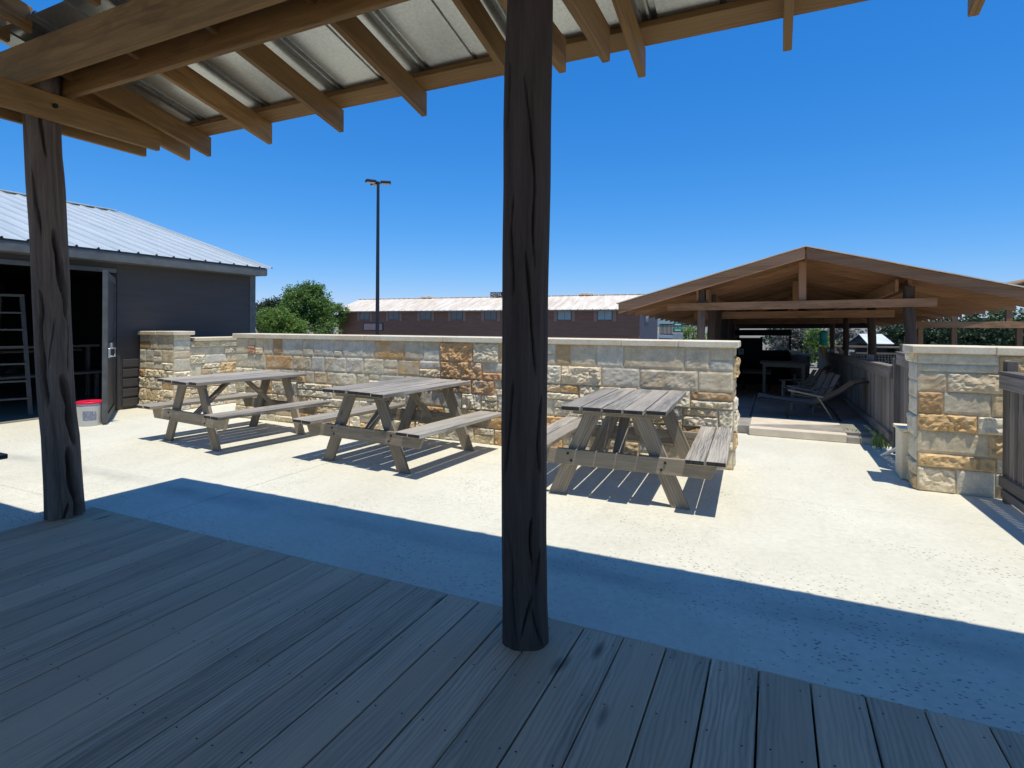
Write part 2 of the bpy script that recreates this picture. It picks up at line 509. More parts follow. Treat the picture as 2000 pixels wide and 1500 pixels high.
m = MB()                                                     # deck boards run away from the camera
x = -4.985
bi = 0
while x < 4.6:
    w = 0.1915
    yend = 2.662 + rng.uniform(-0.006, 0.006)
    gap = rng.uniform(0.005, 0.009)
    dz = rng.uniform(-0.0015, 0.0015)
    m.box((x + w / 2, (yend - 3.2) / 2, -0.017 + dz), ((yend + 3.2) / 2, (w + 0.006 - gap) / 2, 0.019), (Y, X, Z), b=0.004)
    x += 0.1975
    bi += 1
nails = []
for jy in (2.58, 2.17, 1.76, 1.35, 0.94):
    xx_ = -4.985
    while xx_ < 3.0:
        for o in (0.035, 0.155):
            a = rng.uniform(-0.012, 0.012); b_ = rng.uniform(-0.02, 0.02)
            r = 0.0042
            m.add([(xx_ + o + a + r * cos(k * pi / 3), jy + b_ + r * sin(k * pi / 3), 0.0042) for k in range(6)], [tuple(range(6))], mi=1)
        xx_ += 0.1975
m.box((-0.2, -0.3, -0.09), (4.78, 2.9, 0.04), mi=1)
tag(m.build('deck', ['deck', 'black']), kind='structure')

# far hills
m = MB()
for (x0, x1, yy, hh, sd_) in ((-900, 900, 700, 12, 1), (-200, 1200, 900, 24, 5)):
    n = 90
    vs = []
    for i in range(n + 1):
        xq = x0 + (x1 - x0) * i / n
        h = hh * (0.55 + 0.6 * noise.noise(V((xq * 0.006, sd_, 0))) + 0.12 * noise.noise(V((xq * 0.05, sd_, 3))))
        vs += [(xq, yy, -2), (xq, yy + 60, max(h, 1)), (xq, yy + 260, -2)]
    fs = []
    for i in range(n):
        for k in range(2):
            fs.append((i * 3 + k, i * 3 + 3 + k, i * 3 + 4 + k, i * 3 + 1 + k))
    m.add(vs, fs, smooth=True)
tag(m.build('hills', 'hills'), kind='structure')

#@@WALLS
# ------------------------------------------------------------------ stone walls
CREAM = [(0.78, 0.665, 0.44), (0.72, 0.63, 0.45), (0.71, 0.585, 0.37), (0.81, 0.71, 0.50), (0.68, 0.61, 0.46), (0.74, 0.605, 0.385), (0.66, 0.55, 0.36)]
OCHRE = [(0.62, 0.43, 0.21), (0.58, 0.38, 0.17), (0.66, 0.50, 0.29), (0.50, 0.31, 0.14), (0.66, 0.54, 0.36)]
def stone_mesh(name, org, ud, nd, L, Ht, seed, hints=(), parent=None, res=0.013, rough_low=0.8, ochre=0.15, depth=0.035):
    """ashlar face: stones laid in courses, each a displaced grid; ud along the wall, nd outward"""
    r = random.Random(seed)
    org, ud, nd = V(org), V(ud), V(nd)
    vs, fs, cols = [], [], []
    rects = []
    z = 0.0
    while z < Ht - 0.02:
        h = r.choice([0.13, 0.16, 0.18, 0.2, 0.22])
        if Ht - z - h < 0.09: h = Ht - z
        u = 0.0
        while u < L - 1e-6:
            w = r.uniform(0.28, 0.68) if r.random() < 0.8 else r.uniform(0.16, 0.26)
            if L - u - w < 0.14: w = L - u
            if h > 0.16 and r.random() < 0.2:
                k = r.uniform(0.4, 0.6)
                rects.append((u, z, w, h * k)); rects.append((u, z + h * k, w, h * (1 - k)))
            elif h > 0.16 and w > 0.4 and r.random() < 0.3:
                k = r.uniform(0.35, 0.65); q = r.uniform(0.4, 0.6)
                rects.append((u, z, w * k, h))
                rects.append((u + w * k, z, w * (1 - k), h * q)); rects.append((u + w * k, z + h * q, w * (1 - k), h * (1 - q)))
            else:
                rects.append((u, z, w, h))
            u += w
        z += h
    for (u0, z0, w, h) in rects:
        cu, cz = u0 + w / 2, z0 + h / 2
        oc = r.random() < ochre
        base = V(r.choice(OCHRE if oc else CREAM)) * r.uniform(0.88, 1.1)
        pr = rough_low if cz < Ht * 0.55 else rough_low * 0.3
        rough = r.random() < pr
        for (hu, hz, hc, hr) in hints:
            if u0 <= hu <= u0 + w and z0 <= hz <= z0 + h:
                if hc is not None: base = V((hc[0] * 1.5, hc[1] * 1.33, hc[2] * 1.04)).lerp(V((0.72, 0.61, 0.42)), 0.22); oc = base.x > base.z * 2
                if hr is not None: rough = hr
        stain = V(r.choice(OCHRE))
        amp = r.uniform(0.015, 0.029) if rough else r.uniform(0.003, 0.008)
        lift = r.uniform(0.004, 0.012) if rough else r.uniform(0.0, 0.006)
        mg = r.uniform(0.004, 0.007)
        rs = res if rough else res * 1.6
        nu, nz = max(3, int((w - 2 * mg) / rs)), max(3, int((h - 2 * mg) / rs))
        o = len(vs)
        sx, sy, sz = r.random() * 90, r.random() * 90, r.random() * 90
        for j in range(-1, nz + 2):
            for i in range(-1, nu + 2):
                ii, jj = min(max(i, 0), nu), min(max(j, 0), nz)
                u = u0 + mg + (w - 2 * mg) * ii / nu
                zz = z0 + mg + (h - 2 * mg) * jj / nz
                if i in (-1, nu + 1) or j in (-1, nz + 1):
                    d = -depth
                else:
                    e = min(ii / nu * w, (1 - ii / nu) * w, jj / nz * h, (1 - jj / nz) * h)
                    f = min(1.0, e / 0.016)
                    q = V((u * 1.0 + sx, sy, zz + sz))
                    d = lift + amp * f ** 0.6 * (0.5 + 0.9 * noise.noise(q * 9) + 0.7 * (0.5 - abs(noise.noise(q * 16)) * 1.6) + 0.4 * noise.noise(q * 38)) - 0.003 * (1 - f)
                    u += 0.005 * noise.noise(q * 15) * (1 if 0 < ii < nu else 0.6)
                    zz += 0.005 * noise.noise(q * 15 + V((9, 3, 1)))
                p = org + ud * u + Z * zz + nd * d
                vs.append(tuple(p))
                st = noise.noise(V((u * 3.1 + sx, zz * 4.0, sz))) + 0.4 * noise.noise(V((u * 11 + sx, zz * 11, sz)))
                c = base.lerp(stain, min(0.75, max(0.0, (st - 0.12) * 1.6)) * (0.7 if not oc else 0.25))
                if oc: c = c.lerp(V((0.68, 0.57, 0.39)), min(0.6, max(0, (-st - 0.1) * 1.4)))
                cols += [c.x, c.y, c.z, 1.0]
        W_ = nu + 3
        for j in range(nz + 2):
            for i in range(nu + 2):
                a = o + j * W_ + i
                q4 = (a, a + 1, a + 1 + W_, a + W_)
                fs.append(q4)
    if ud.cross(Z).dot(nd) < 0: fs = [f[::-1] for f in fs]
    # mortar plane as its own faces in the same mesh
    o = len(vs)
    for (a, b_) in ((0, 0), (L, 0), (L, Ht), (0, Ht)):
        vs.append(tuple(org + ud * a + Z * b_ + nd * -0.004)); cols += [0.60, 0.50, 0.345, 1]
    q4 = (o, o + 1, o + 2, o + 3)
    fs.append(q4 if ud.cross(Z).dot(nd) > 0 else q4[::-1])
    me = bpy.data.meshes.new(name)
    me.from_pydata(vs, [], fs)
    me.materials.append(M['stone'])
    a = me.attributes.new('col', 'FLOAT_COLOR', 'POINT')
    a.data.foreach_set('color', cols)
    me.update()
    ob = bpy.data.objects.new(name, me)
    COL.objects.link(ob)
    if parent: ob.parent = parent
    return ob

def core(name, x0, x1, y0, y1, z0, z1, parent):
    m = MB(); m.box(((x0 + x1) / 2, (y0 + y1) / 2, (z0 + z1) / 2), ((x1 - x0) / 2, (y1 - y0) / 2, (z1 - z0) / 2), b=0.002)
    return m.build(name, 'mortar', parent)
def cap_slab(x0, x1, y0, y1, z0, z1, parent, axis=0, pieces=None):
    m = MB()
    lo, hi = (x0, x1) if axis == 0 else (y0, y1)
    cuts = pieces or [lo + (hi - lo) * k / max(1, round((hi - lo) / 1.25)) for k in range(1, max(1, round((hi - lo) / 1.25)))]
    pts = [lo] + list(cuts) + [hi]
    for a, b_ in zip(pts, pts[1:]):
        dz = rng.uniform(-0.003, 0.003); dy = rng.uniform(-0.004, 0.004)
        if axis == 0:
            m.box(((a + b_) / 2, (y0 + y1) / 2 + dy, (z0 + z1) / 2 + dz), ((b_ - a) / 2 - 0.003, (y1 - y0) / 2, (z1 - z0) / 2), b=0.007)
        else:
            m.box(((x0 + x1) / 2 + dy, (a + b_) / 2, (z0 + z1) / 2 + dz), ((x1 - x0) / 2, (b_ - a) / 2 - 0.003, (z1 - z0) / 2), b=0.007)
    return m.build('cap', 'cap', parent)

WX0, WX1, WY = -7.78, -0.37, 6.215
hints = []
def hint(x, z, c, r): hints.append((x - WX0, z, c, r))
# colours of the stones one recognises, measured on the wall face
hint(-6.30, 1.16, (0.42, 0.40, 0.355), False); hint(-5.6, 1.18, (0.44, 0.43, 0.40), False)
hint(-5.02, 1.15, (0.43, 0.24, 0.06), False); hint(-6.75, 0.98, (0.43, 0.24, 0.07), False)
hint(-7.4, 1.05, (0.30, 0.12, 0.05), True); hint(-6.0, 0.95, (0.44, 0.44, 0.43), False)
hint(-5.4, 0.97, (0.45, 0.45, 0.45), False); hint(-4.6, 1.0, (0.42, 0.27, 0.10), False)
hint(-4.0, 0.98, (0.46, 0.46, 0.45), False); hint(-3.6, 1.02, (0.40, 0.22, 0.07), True)
hint(-3.0, 1.18, (0.45, 0.27, 0.08), False); hint(-3.3, 0.8, (0.36, 0.18, 0.06), True)
hint(-3.8, 0.8, (0.38, 0.21, 0.07), True); hint(-2.6, 0.75, (0.34, 0.17, 0.06), True)
hint(-2.15, 1.18, (0.48, 0.44, 0.36), False); hint(-1.73, 1.0, (0.30, 0.17, 0.06), False)
hint(-2.2, 0.8, (0.45, 0.27, 0.08), True); hint(-1.85, 0.8, (0.50, 0.45, 0.36), True)
hint(-1.4, 0.98, (0.48, 0.47, 0.44), False); hint(-1.0, 1.15, (0.48, 0.42, 0.31), False)
hint(-0.7, 0.98, (0.50, 0.46, 0.37), False); hint(-1.0, 0.8, (0.47, 0.43, 0.36), False)
hint(-0.6, 0.62, (0.42, 0.36, 0.26), True); hint(-0.55, 0.45, (0.50, 0.47, 0.41), True)
hint(-2.4, 0.2, (0.45, 0.27, 0.10), True); hint(-3.1, 0.2, (0.47, 0.30, 0.12), True)
root = empty('stone_wall', (0, 0, 0))
tag(root, 'long cream and ochre stone wall with pale cap behind the three picnic tables', 'wall')
stone_mesh('front_face', (WX0, WY, 0), X, -Y, WX1 - WX0, 1.27, 11, hints, root)
stone_mesh('right_end', (WX1, WY, 0), Y, X, 0.36, 1.27, 12, (), root, ochre=0.35)
core('core', WX0, WX1 - 0.008, WY + 0.008, WY + 0.36, 0, 1.268, root)
cap_slab(WX0 - 0.06, WX1 + 0.05, WY - 0.034, WY + 0.41, 1.27, 1.338, root, pieces=[-6.4, -5.2, -3.9, -2.65, -1.55, -0.93])

root = empty('stone_planter', (0, 0, 0))
tag(root, 'low stepped stone wall with taller end pier against the slate shed', 'wall')
stone_mesh('front_face', (-10.1, 6.12, 0), X, -Y, 0.92, 1.29, 21, (), root, ochre=0.12)
stone_mesh('pier_side', (-9.18, 6.12, 0), Y, X, 0.30, 1.29, 22, (), root, rough_low=1.0)
stone_mesh('long_side', (-9.20, 6.42, 0), Y, X, 1.5, 1.18, 23, (), root, rough_low=1.6, ochre=0.16)
core('core', -10.1, -9.19, 6.128, 6.42, 0, 1.288, root)
core('core', -9.6, -9.208, 6.42, 7.9, 0, 1.178, root)
cap_slab(-10.12, -9.13, 6.085, 6.47, 1.29, 1.355, root, pieces=[-9.62])
cap_slab(-9.64, -9.15, 6.475, 7.95, 1.18, 1.24, root, axis=1, pieces=[7.2])

root = empty('stone_gate_wall', (0, 0, 0))
tag(root, 'short stone pier wall with pale cap beside the picket gate', 'wall')
hints = []
for (x, z, c, r) in ((1.45, 1.18, (0.46, 0.29, 0.10), False), (1.25, 1.18, (0.50, 0.48, 0.42), False), (1.45, 1.0, (0.45, 0.41, 0.33), True), (1.5, 0.82, (0.47, 0.45, 0.39), False),
                     (1.5, 0.62, (0.44, 0.29, 0.12), True), (1.4, 0.3, (0.45, 0.32, 0.15), True), (1.7, 0.4, (0.46, 0.43, 0.35), False), (1.4, 0.1, (0.52, 0.49, 0.42), True)):
    hints.append((x - 1.2, z, c, r))
stone_mesh('front_face', (1.2, 6.23, 0), X, -Y, 1.6, 1.255, 34, hints, root, ochre=0.3)
stone_mesh('left_end', (1.2, 6.23, 0), Y, -X, 0.34, 1.255, 32, (), root, ochre=0.1)
core('core', 1.208, 2.8, 6.238, 6.57, 0, 1.252, root)
cap_slab(1.15, 2.85, 6.195, 6.62, 1.255, 1.325, root, pieces=[1.76])
m = MB(); m.box((1.27, 6.72, 0.235), (0.13, 0.15, 0.235), b=0.01); m.box((1.27, 6.72, 0.488), (0.15, 0.165, 0.018), b=0.006)
m.build('plinth', 'cap', root)

#@@PORCH
# ------------------------------------------------------------------ porch: cedar posts, ties, beams, rafters, sheets
SL = 0.23                                                    # roof fall per metre away from the camera
def rz_top(y): return 3.006 - SL * (y - 3.06)                # top of the rafters
porch = empty('porch', (0, 0, 0))
tag(porch, 'open timber porch with cedar trunk posts and tin roof over the deck', 'porch')

def trunk(name, rings, face, slits, seed, ribs, mat, wsc, rsc, label):
    """cedar trunk with soft ribs and hollow slits: slit = (side -1..1 across the visible face, z low, z high, width, depth)"""
    nt_, nz = 200, 230
    zs = [r[0] for r in rings]
    def at(z):
        for a, b_ in zip(rings, rings[1:]):
            if z <= b_[0] or b_ is rings[-1]:
                t = (z - a[0]) / (b_[0] - a[0])
                return [a[k] + (b_[k] - a[k]) * t for k in (1, 2)] + [(a[3] + (b_[3] - a[3]) * t) * rsc]
    r_ = random.Random(int(seed * 10))
    sl = [(face + math.asin(max(-0.98, min(0.98, q))), a - 0.1 * (b_ - a), b_ + 0.1 * (b_ - a), w * wsc, d * 0.85, r_.uniform(-0.25, 0.25)) for q, a, b_, w, d in slits]
    for k in range(7):                                       # hollows on the far side too
        z0 = r_.uniform(0.1, 2.3)
        sl.append((face + pi + r_.uniform(-1.3, 1.3), z0, z0 + r_.uniform(0.25, 0.6), r_.uniform(0.12, 0.22), r_.uniform(0.3, 0.55), r_.uniform(-0.3, 0.3)))
    vs, gr, va, fs = [], [], [], []
    for j in range(nz + 1):
        z = zs[0] + (zs[-1] - zs[0]) * j / nz
        x, y, r = at(z)
        for i in range(nt_):
            t = 2 * pi * i / nt_
            q = V((cos(t) * 1.2, sin(t) * 1.2, z * 0.7 + seed))
            d = ribs * (noise.noise(V((cos(t) * 1.7, sin(t) * 1.7, z * 0.55 + seed))) + 0.5 * noise.noise(V((cos(t) * 3.6, sin(t) * 3.6, z * 0.5 + seed + 5))))
            d += 0.05 * noise.noise(V((cos(t), sin(t), z * 2.0 + seed + 9))) + 0.01 * noise.noise(V((cos(t) * 12, sin(t) * 12, z * 3))) - 0.022 * abs(noise.noise(V((cos(t) * 10, sin(t) * 10, z * 0.9 + seed))))
            cav = 0.0
            for (tc, a, b_, w, dp, dr) in sl:
                zc = (a + b_) / 2; hl = (b_ - a) / 2
                v = (z - zc) / hl
                if abs(v) > 1.7: continue
                c_ = tc + dr * v + 0.22 * noise.noise(V((z * 4, tc, seed)))
                dt = (t - c_ + pi) % (2 * pi) - pi
                u = dt / (w * (1 + 0.7 * noise.noise(V((z * 7, tc * 3, seed)))))
                e = u * u + v ** 4
                if e < 1: g = (1 - e) ** 0.6; d -= dp * g; cav = max(cav, g)
                elif e < 3.2 and abs(v) < 1.25: d += 0.03 * dp * (1 - abs(e - 1.6) / 1.6)
            rr = r * (1 + d)
            vs.append((x + cos(t) * rr, y + sin(t) * rr, z))
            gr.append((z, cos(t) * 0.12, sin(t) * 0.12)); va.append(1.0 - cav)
    for j in range(nz):
        for i in range(nt_):
            a = j * nt_ + i; b_ = j * nt_ + (i + 1) % nt_
            fs.append((a, b_, b_ + nt_, a + nt_))
    m = MB(); m.add(vs, fs, 0, gr, va, True)
    o = m.build(name, mat, porch)
    o['label'] = label
    return o
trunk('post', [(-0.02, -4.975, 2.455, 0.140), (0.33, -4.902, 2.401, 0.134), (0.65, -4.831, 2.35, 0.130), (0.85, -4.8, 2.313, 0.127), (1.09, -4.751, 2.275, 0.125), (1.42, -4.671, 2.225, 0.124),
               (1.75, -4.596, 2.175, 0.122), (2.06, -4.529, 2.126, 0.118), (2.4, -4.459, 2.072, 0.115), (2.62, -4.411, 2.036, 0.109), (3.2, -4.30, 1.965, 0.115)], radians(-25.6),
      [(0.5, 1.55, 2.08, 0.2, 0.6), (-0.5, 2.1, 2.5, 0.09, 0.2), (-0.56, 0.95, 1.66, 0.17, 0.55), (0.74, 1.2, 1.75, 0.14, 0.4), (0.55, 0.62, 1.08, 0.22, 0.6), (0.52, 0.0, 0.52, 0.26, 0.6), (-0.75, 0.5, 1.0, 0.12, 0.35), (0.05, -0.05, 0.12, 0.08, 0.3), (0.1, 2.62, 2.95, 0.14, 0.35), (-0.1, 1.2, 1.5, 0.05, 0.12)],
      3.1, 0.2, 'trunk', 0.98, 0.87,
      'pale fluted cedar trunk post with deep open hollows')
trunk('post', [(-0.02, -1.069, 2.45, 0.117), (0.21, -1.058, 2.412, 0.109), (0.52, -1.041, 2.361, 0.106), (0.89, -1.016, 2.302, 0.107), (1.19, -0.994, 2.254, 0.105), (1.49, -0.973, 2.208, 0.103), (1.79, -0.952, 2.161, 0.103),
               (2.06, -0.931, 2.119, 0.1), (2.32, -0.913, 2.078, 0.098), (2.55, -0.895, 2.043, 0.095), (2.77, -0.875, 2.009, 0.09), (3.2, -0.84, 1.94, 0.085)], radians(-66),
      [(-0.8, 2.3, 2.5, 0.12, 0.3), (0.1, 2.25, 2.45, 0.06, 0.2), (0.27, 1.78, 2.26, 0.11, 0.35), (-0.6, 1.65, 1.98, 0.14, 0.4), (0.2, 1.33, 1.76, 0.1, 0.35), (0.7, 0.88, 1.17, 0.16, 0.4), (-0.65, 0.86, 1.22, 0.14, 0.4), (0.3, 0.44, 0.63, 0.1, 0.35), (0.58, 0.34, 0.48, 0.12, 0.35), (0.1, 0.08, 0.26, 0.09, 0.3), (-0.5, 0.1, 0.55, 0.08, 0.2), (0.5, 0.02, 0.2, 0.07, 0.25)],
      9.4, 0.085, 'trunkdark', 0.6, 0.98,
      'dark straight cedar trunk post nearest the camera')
BB = 2.985                                                   # underside of the double beams
for yb, xb in ((1.865, -8.5), (2.10, -4.62)):                                     # two long beams flanking the post heads
    m = MB(); m.box(((xb + 6.2) / 2, yb, BB + 0.125), ((6.2 - xb) / 2, 0.021, 0.125), b=0.004); m.build('beam', 'pine', porch)
for (xt, ye) in ((-4.50, 2.76), (-4.255, 2.71), (-1.0, 2.74), (-0.762, 2.72), (2.35, 2.74), (2.6, 2.74)):   # tie beams on both sides of each post
    m = MB(); m.box((xt, (ye - 2.4) / 2, BB - 0.088), ((ye + 2.4) / 2, 0.02, 0.087), (Y, X, Z), b=0.004)
    m.build('tie_beam', 'pine', porch)
m = MB(); m.tube([(-4.2335, 2.02, BB - 0.08), (-4.222, 2.02, BB - 0.08)], 0.016, 12); m.build('bolt', 'blackmetal', porch)
tails = [-4.42, -4.162, -3.46, -2.773, -2.07, -1.37, -0.657, 0.056, 0.783, 1.48, 2.18, 2.88, 3.58, 4.28, 4.98, 5.68]
def rafter(xr, y0, y1, lift):
    rh = 0.15
    m = MB()
    a = V((xr, y1, rz_top(y1) + lift - rh / 2)); b_ = V((xr, y0, rz_top(y0) + lift - rh / 2))
    d = (a - b_).normalized(); up = X.cross(d).normalized()
    m.box((a + b_) / 2, ((a - b_).length / 2, 0.02, rh / 2), (d, X, up), b=0.003, taper=lambda l: [l[0] - l[2] * SL, l[1], l[2]])
    m.build('rafter', 'pine', porch)
UP = 0.125                                                   # the upper roof field sits a step higher behind the beams
for xr in tails:
    rafter(xr, 1.90, 3.06 + rng.uniform(-0.008, 0.008), 0.0)
    rafter(xr + 0.05, -2.4, 1.835, UP)
for xr in (-5.03, -5.7, -6.4, -7.1, -7.8, -8.5): rafter(xr, -2.4, 1.79, UP)
d = V((0, 1, -SL)).normalized(); up = V((0, SL, 1)).normalized()
RK = -4.53
for yp, lift, hw in ((2.975, 0, 0.072), (2.295, 0, 0.072), (1.4, UP, 0.05), (0.6, UP, 0.05), (-0.2, UP, 0.05), (-1.0, UP, 0.05), (-1.8, UP, 0.05)):
    rk = RK if lift == 0 else -8.55
    c = V(((rk + 6.2) / 2, yp, rz_top(yp) + lift)) + up * 0.021
    m = MB(); m.box(c, ((6.2 - rk) / 2, hw, 0.019), (X, d, up), b=0.003); m.build('purlin', 'pine', porch)
prof = []                                                    # sheet profile: a double seam every 0.69 m, a small step between
xq = -4.77 - 4.14
while xq < 6.2:
    prof += [(xq, 0.0), (xq + 0.006, 0.022), (xq + 0.028, 0.022), (xq + 0.034, 0.006), (xq + 0.046, 0.006), (xq + 0.052, 0.024), (xq + 0.078, 0.024), (xq + 0.086, 0.0),
             (xq + 0.385, 0.0), (xq + 0.392, 0.010), (xq + 0.408, 0.010), (xq + 0.415, 0.0)]
    xq += 0.69
prof.append((xq, 0.0))
full = prof
prof = [(RK - 0.03, 0.0)] + [q for q in full if q[0] > RK - 0.02]
proful = [(-8.6, 0.0)] + [q for q in full if q[0] > -8.59]
def sheet(y0, y1, lift, prof):
    m = MB()
    for k, dz in ((1, 0.0), (-1, 0.0015)):
        vs = []
        for yy in (y0, y1):
            for (px_, pz) in prof: vs.append(V((px_, yy, rz_top(yy) + lift + 0.042)) + up * (pz + dz))
        n = len(prof)
        fs = [(i, i + 1, i + 1 + n, i + n) for i in range(n - 1)]
        m.add(vs, fs if k > 0 else [f[::-1] for f in fs])
    m.build('roof_sheet', 'galv', porch)
sheet(3.065, 1.80, 0.0, prof)
sheet(1.80, -2.4, UP, proful)
#@@TABLES
# ------------------------------------------------------------------ picnic tables
def make_table(seed):
    global rng
    rng = random.Random(seed)
    root = empty('picnic_table')
    zt, zb, L = 0.81, 0.452, 1.53
    m = MB()
    for k in range(5):
        xk = (k - 2) * 0.178
        dl = rng.uniform(-0.028, 0.028)
        m.box((xk, dl, zt - 0.02 + rng.uniform(-0.006, 0.004)), (L / 2 + rng.uniform(-0.008, 0.008), 0.082, 0.02), (Y, X, Z), b=0.005, end=1)
    m.build('tabletop', ['table', 'endgrain'], root)
    for sx in (-1, 1):
        m = MB()
        for k in (-1, 1):
            m.box((sx * 0.735 + k * 0.079, rng.uniform(-0.01, 0.01), zb - 0.02), (L / 2 + 0.02 + rng.uniform(-0.008, 0.008), 0.074, 0.02), (Y, X, Z), b=0.005, end=1)
        m.build('bench_seat', ['table', 'endgrain'], root)
    for sy in (-1, 1):
        yl = sy * 0.585
        for sx in (-1, 1):
            m = MB()
            a = V((sx * 0.535, yl, -0.004)); b_ = V((sx * 0.195, yl, zt - 0.045))
            dd = (b_ - a).normalized()
            hz = 0.29 * 1.0
            sl = (b_.x - a.x) / (b_.z - a.z)
            def flat(l, sl=sl, sx=sx):                        # horizontal cuts at foot and head
                return [l[0] + l[1] * (-sl), l[1], l[2]]
            side = V((dd.z, 0, -dd.x))
            m.box((a + b_) / 2, ((b_ - a).length / 2, 0.068, 0.0195), (dd, side, dd.cross(side)), b=0.004, taper=lambda l, q=sl: [l[0] + l[1] * q, l[1], l[2]])
            m.build('leg', 'leg', root)
        ys_ = yl + sy * 0.042
        m = MB()                                             # bench rail with sloping ends
        m.box((0, ys_, zb - 0.04 - 0.068), (0.80, 0.0195, 0.068), (X, Y, Z), b=0.004, taper=lambda l: [l[0] * (1 + 0.55 * (l[2])), l[1], l[2]])
        for sx in (-1, 1):
            for q in (-0.03, 0.03):
                xb_ = sx * (0.40 + q * 0.5)
                m.tube([(xb_, ys_ + sy * 0.016, zb - 0.108 + q), (xb_, ys_ + sy * 0.027, zb - 0.108 + q)], 0.011, 8, mi=1)
        m.build('bench_rail', ['leg', 'blackmetal'], root)
        m = MB(); m.box((0, ys_ , zt - 0.04 - 0.024), (0.37, 0.0195, 0.022), (X, Y, Z), b=0.003)
        m.build('top_cleat', 'leg', root)
        m = MB(); m.beam((0.0, sy * 0.12, zt - 0.06), (0.0, sy * 0.56, zb - 0.10), 0.09, 0.038, b=0.003)
        m.build('brace', 'leg', root)
    return root
spots = [(-1.235, 5.305, 2.0, 3, 'grey picnic table of dark streaked planks nearest the right end of the stone wall'),
         (-3.855, 5.255, -4.0, 5, 'middle grey picnic table just left of the dark centre post'),
         (-6.385, 5.115, -6.5, 8, 'pale grey picnic table beside the slate shed and the low stone pier'),
         (-6.285, 1.43, 90.5, 13, 'picnic table at the far left edge with only a bench end showing')]
tb0 = None
for i, (x, y, a, sd_, lab) in enumerate(spots):
    t = make_table(sd_)
    t.location = (x, y, 0); t.rotation_euler = (0, 0, radians(a))
    tag(t, lab, 'picnic table', 'picnic tables on the patio')
rng = random.Random(99)

#@@SHED
# ------------------------------------------------------------------ slate shed on the left
shed = empty('slate_shed', (0, 0, 0))
tag(shed, 'slate grey shed with pale metal roof and open doorway at the left', 'shed')
SX = -10.15
m = MB()
m.box((SX - 0.06, (5.75 + 8.56) / 2, 1.3), (0.06, (8.56 - 5.75) / 2, 1.3), b=0.004)          # right of the doorway
m.box((SX - 0.06, 3.6, 2.475), (0.06, 2.15, 0.125), b=0.004)                                   # header
m.box((SX - 0.06, -1.5, 1.3), (0.06, 3.0, 1.3), b=0.004)
m.box((SX - 5.2, 8.50, 1.3), (5.08, 0.06, 1.3), b=0.004)                                      # far gable wall
m.prism([(SX - 0.12, 8.45, 2.59), (SX - 0.12, 8.45, 2.68), (SX - 5.1, 8.45, 4.27), (SX - 10.1, 8.45, 2.73), (SX - 10.1, 8.45, 2.59)], (0, 0.1, 0))
m.box((SX - 10.2, 3.6, 1.34), (0.06, 4.9, 1.34), b=0.004)
m.box((SX - 5.2, -1.0, 1.3), (5.08, 0.06, 1.3), b=0.004)
m.prism([(SX - 0.12, -1.05, 2.59), (SX - 0.12, -1.05, 2.68), (SX - 5.1, -1.05, 4.27), (SX - 10.1, -1.05, 2.73), (SX - 10.1, -1.05, 2.59)], (0, 0.1, 0))
m.build('wall', 'siding', shed)
m = MB(); m.box((SX + 0.006, 8.50, 1.26), (0.008, 0.07, 1.26), b=0.003); m.build('corner_trim', 'trim', shed)
m = MB(); m.box((SX + 0.005, 5.785, 1.17), (0.012, 0.03, 1.17), b=0.003); m.build('door_jamb', 'siding', shed)
m = MB(); m.box((SX + 0.012, 3.6, 2.38), (0.014, 2.14, 0.035), b=0.003); m.build('door_head', 'trim', shed)
m = MB(); m.box((SX - 5.0, 3.6, 0.0), (4.9, 4.8, 0.02)); m.build('floor', 'ground', shed)
m = MB(); m.box((SX - 5.15, 3.7, 2.62), (5.0, 4.7, 0.015)); m.build('added_ceiling', 'darkwood', shed)  # dark flat sheet added to hide the bounce-lit roof underside
m = MB()
for k in range(5):
    m.box((SX + 0.02, 5.98, 0.12 + k * 0.17), (0.012, 0.13, 0.066), b=0.004)
m.build('louvre', 'siding', shed)
# roof: two slopes with standing seams; ridge at x=-15.25
RX, RZ, EX, EZ, RY = -15.25, 4.335, -9.80, 2.68, 8.58
m = MB()
sl = V((EX - RX, 0, EZ - RZ)); nrm = V((-(EZ - RZ), 0, EX - RX)).normalized()
for sgn in (1, -1):
    ed = V((RX + sgn * (EX - RX), 0, EZ))
    rd = V((RX, 0, RZ))
    nn = V((nrm.x * sgn, 0, nrm.z))
    pr = []
    yq = -1.2
    while yq < RY - 0.05:
        pr += [(yq, 0), (yq + 0.26, 0), (yq + 0.275, 0.028), (yq + 0.295, 0.028), (yq + 0.31, 0.0)]
        yq += 0.31
    pr.append((RY, 0))
    vs = []
    for base in (rd, ed):
        for (yy, zz) in pr: vs.append(V((base.x, yy, base.z)) + nn * zz)
    n = len(pr)
    fs = [(i, i + n, i + 1 + n, i + 1) for i in range(n - 1)]
    m.add(vs, fs if sgn > 0 else [f[::-1] for f in fs])
    vs = [v - nn * 0.02 for v in (V((rd.x, -1.2, rd.z)), V((ed.x, -1.2, ed.z)), V((ed.x, RY, ed.z)), V((rd.x, RY, rd.z)))]
    m.add(vs, [(0, 3, 2, 1)])
m.beam((RX, -1.2, RZ + 0.02), (RX, RY, RZ + 0.02), 0.25, 0.02)
m.build('roof', 'shedroof', shed)
m = MB(); m.box((EX - 0.03, 3.69, EZ - 0.10), (0.018, 4.87, 0.075), b=0.003)                   # eave fascia
m.box((EX - 0.20, 3.69, EZ - 0.16), (0.17, 4.86, 0.012), b=0.003)
m.prism([(EX, RY - 0.03, EZ - 0.015), (RX, RY - 0.03, RZ - 0.015), (RX, RY - 0.03, RZ - 0.16), (EX, RY - 0.03, EZ - 0.165)], (0, 0.03, 0))
m.build('fascia', 'trim', shed)
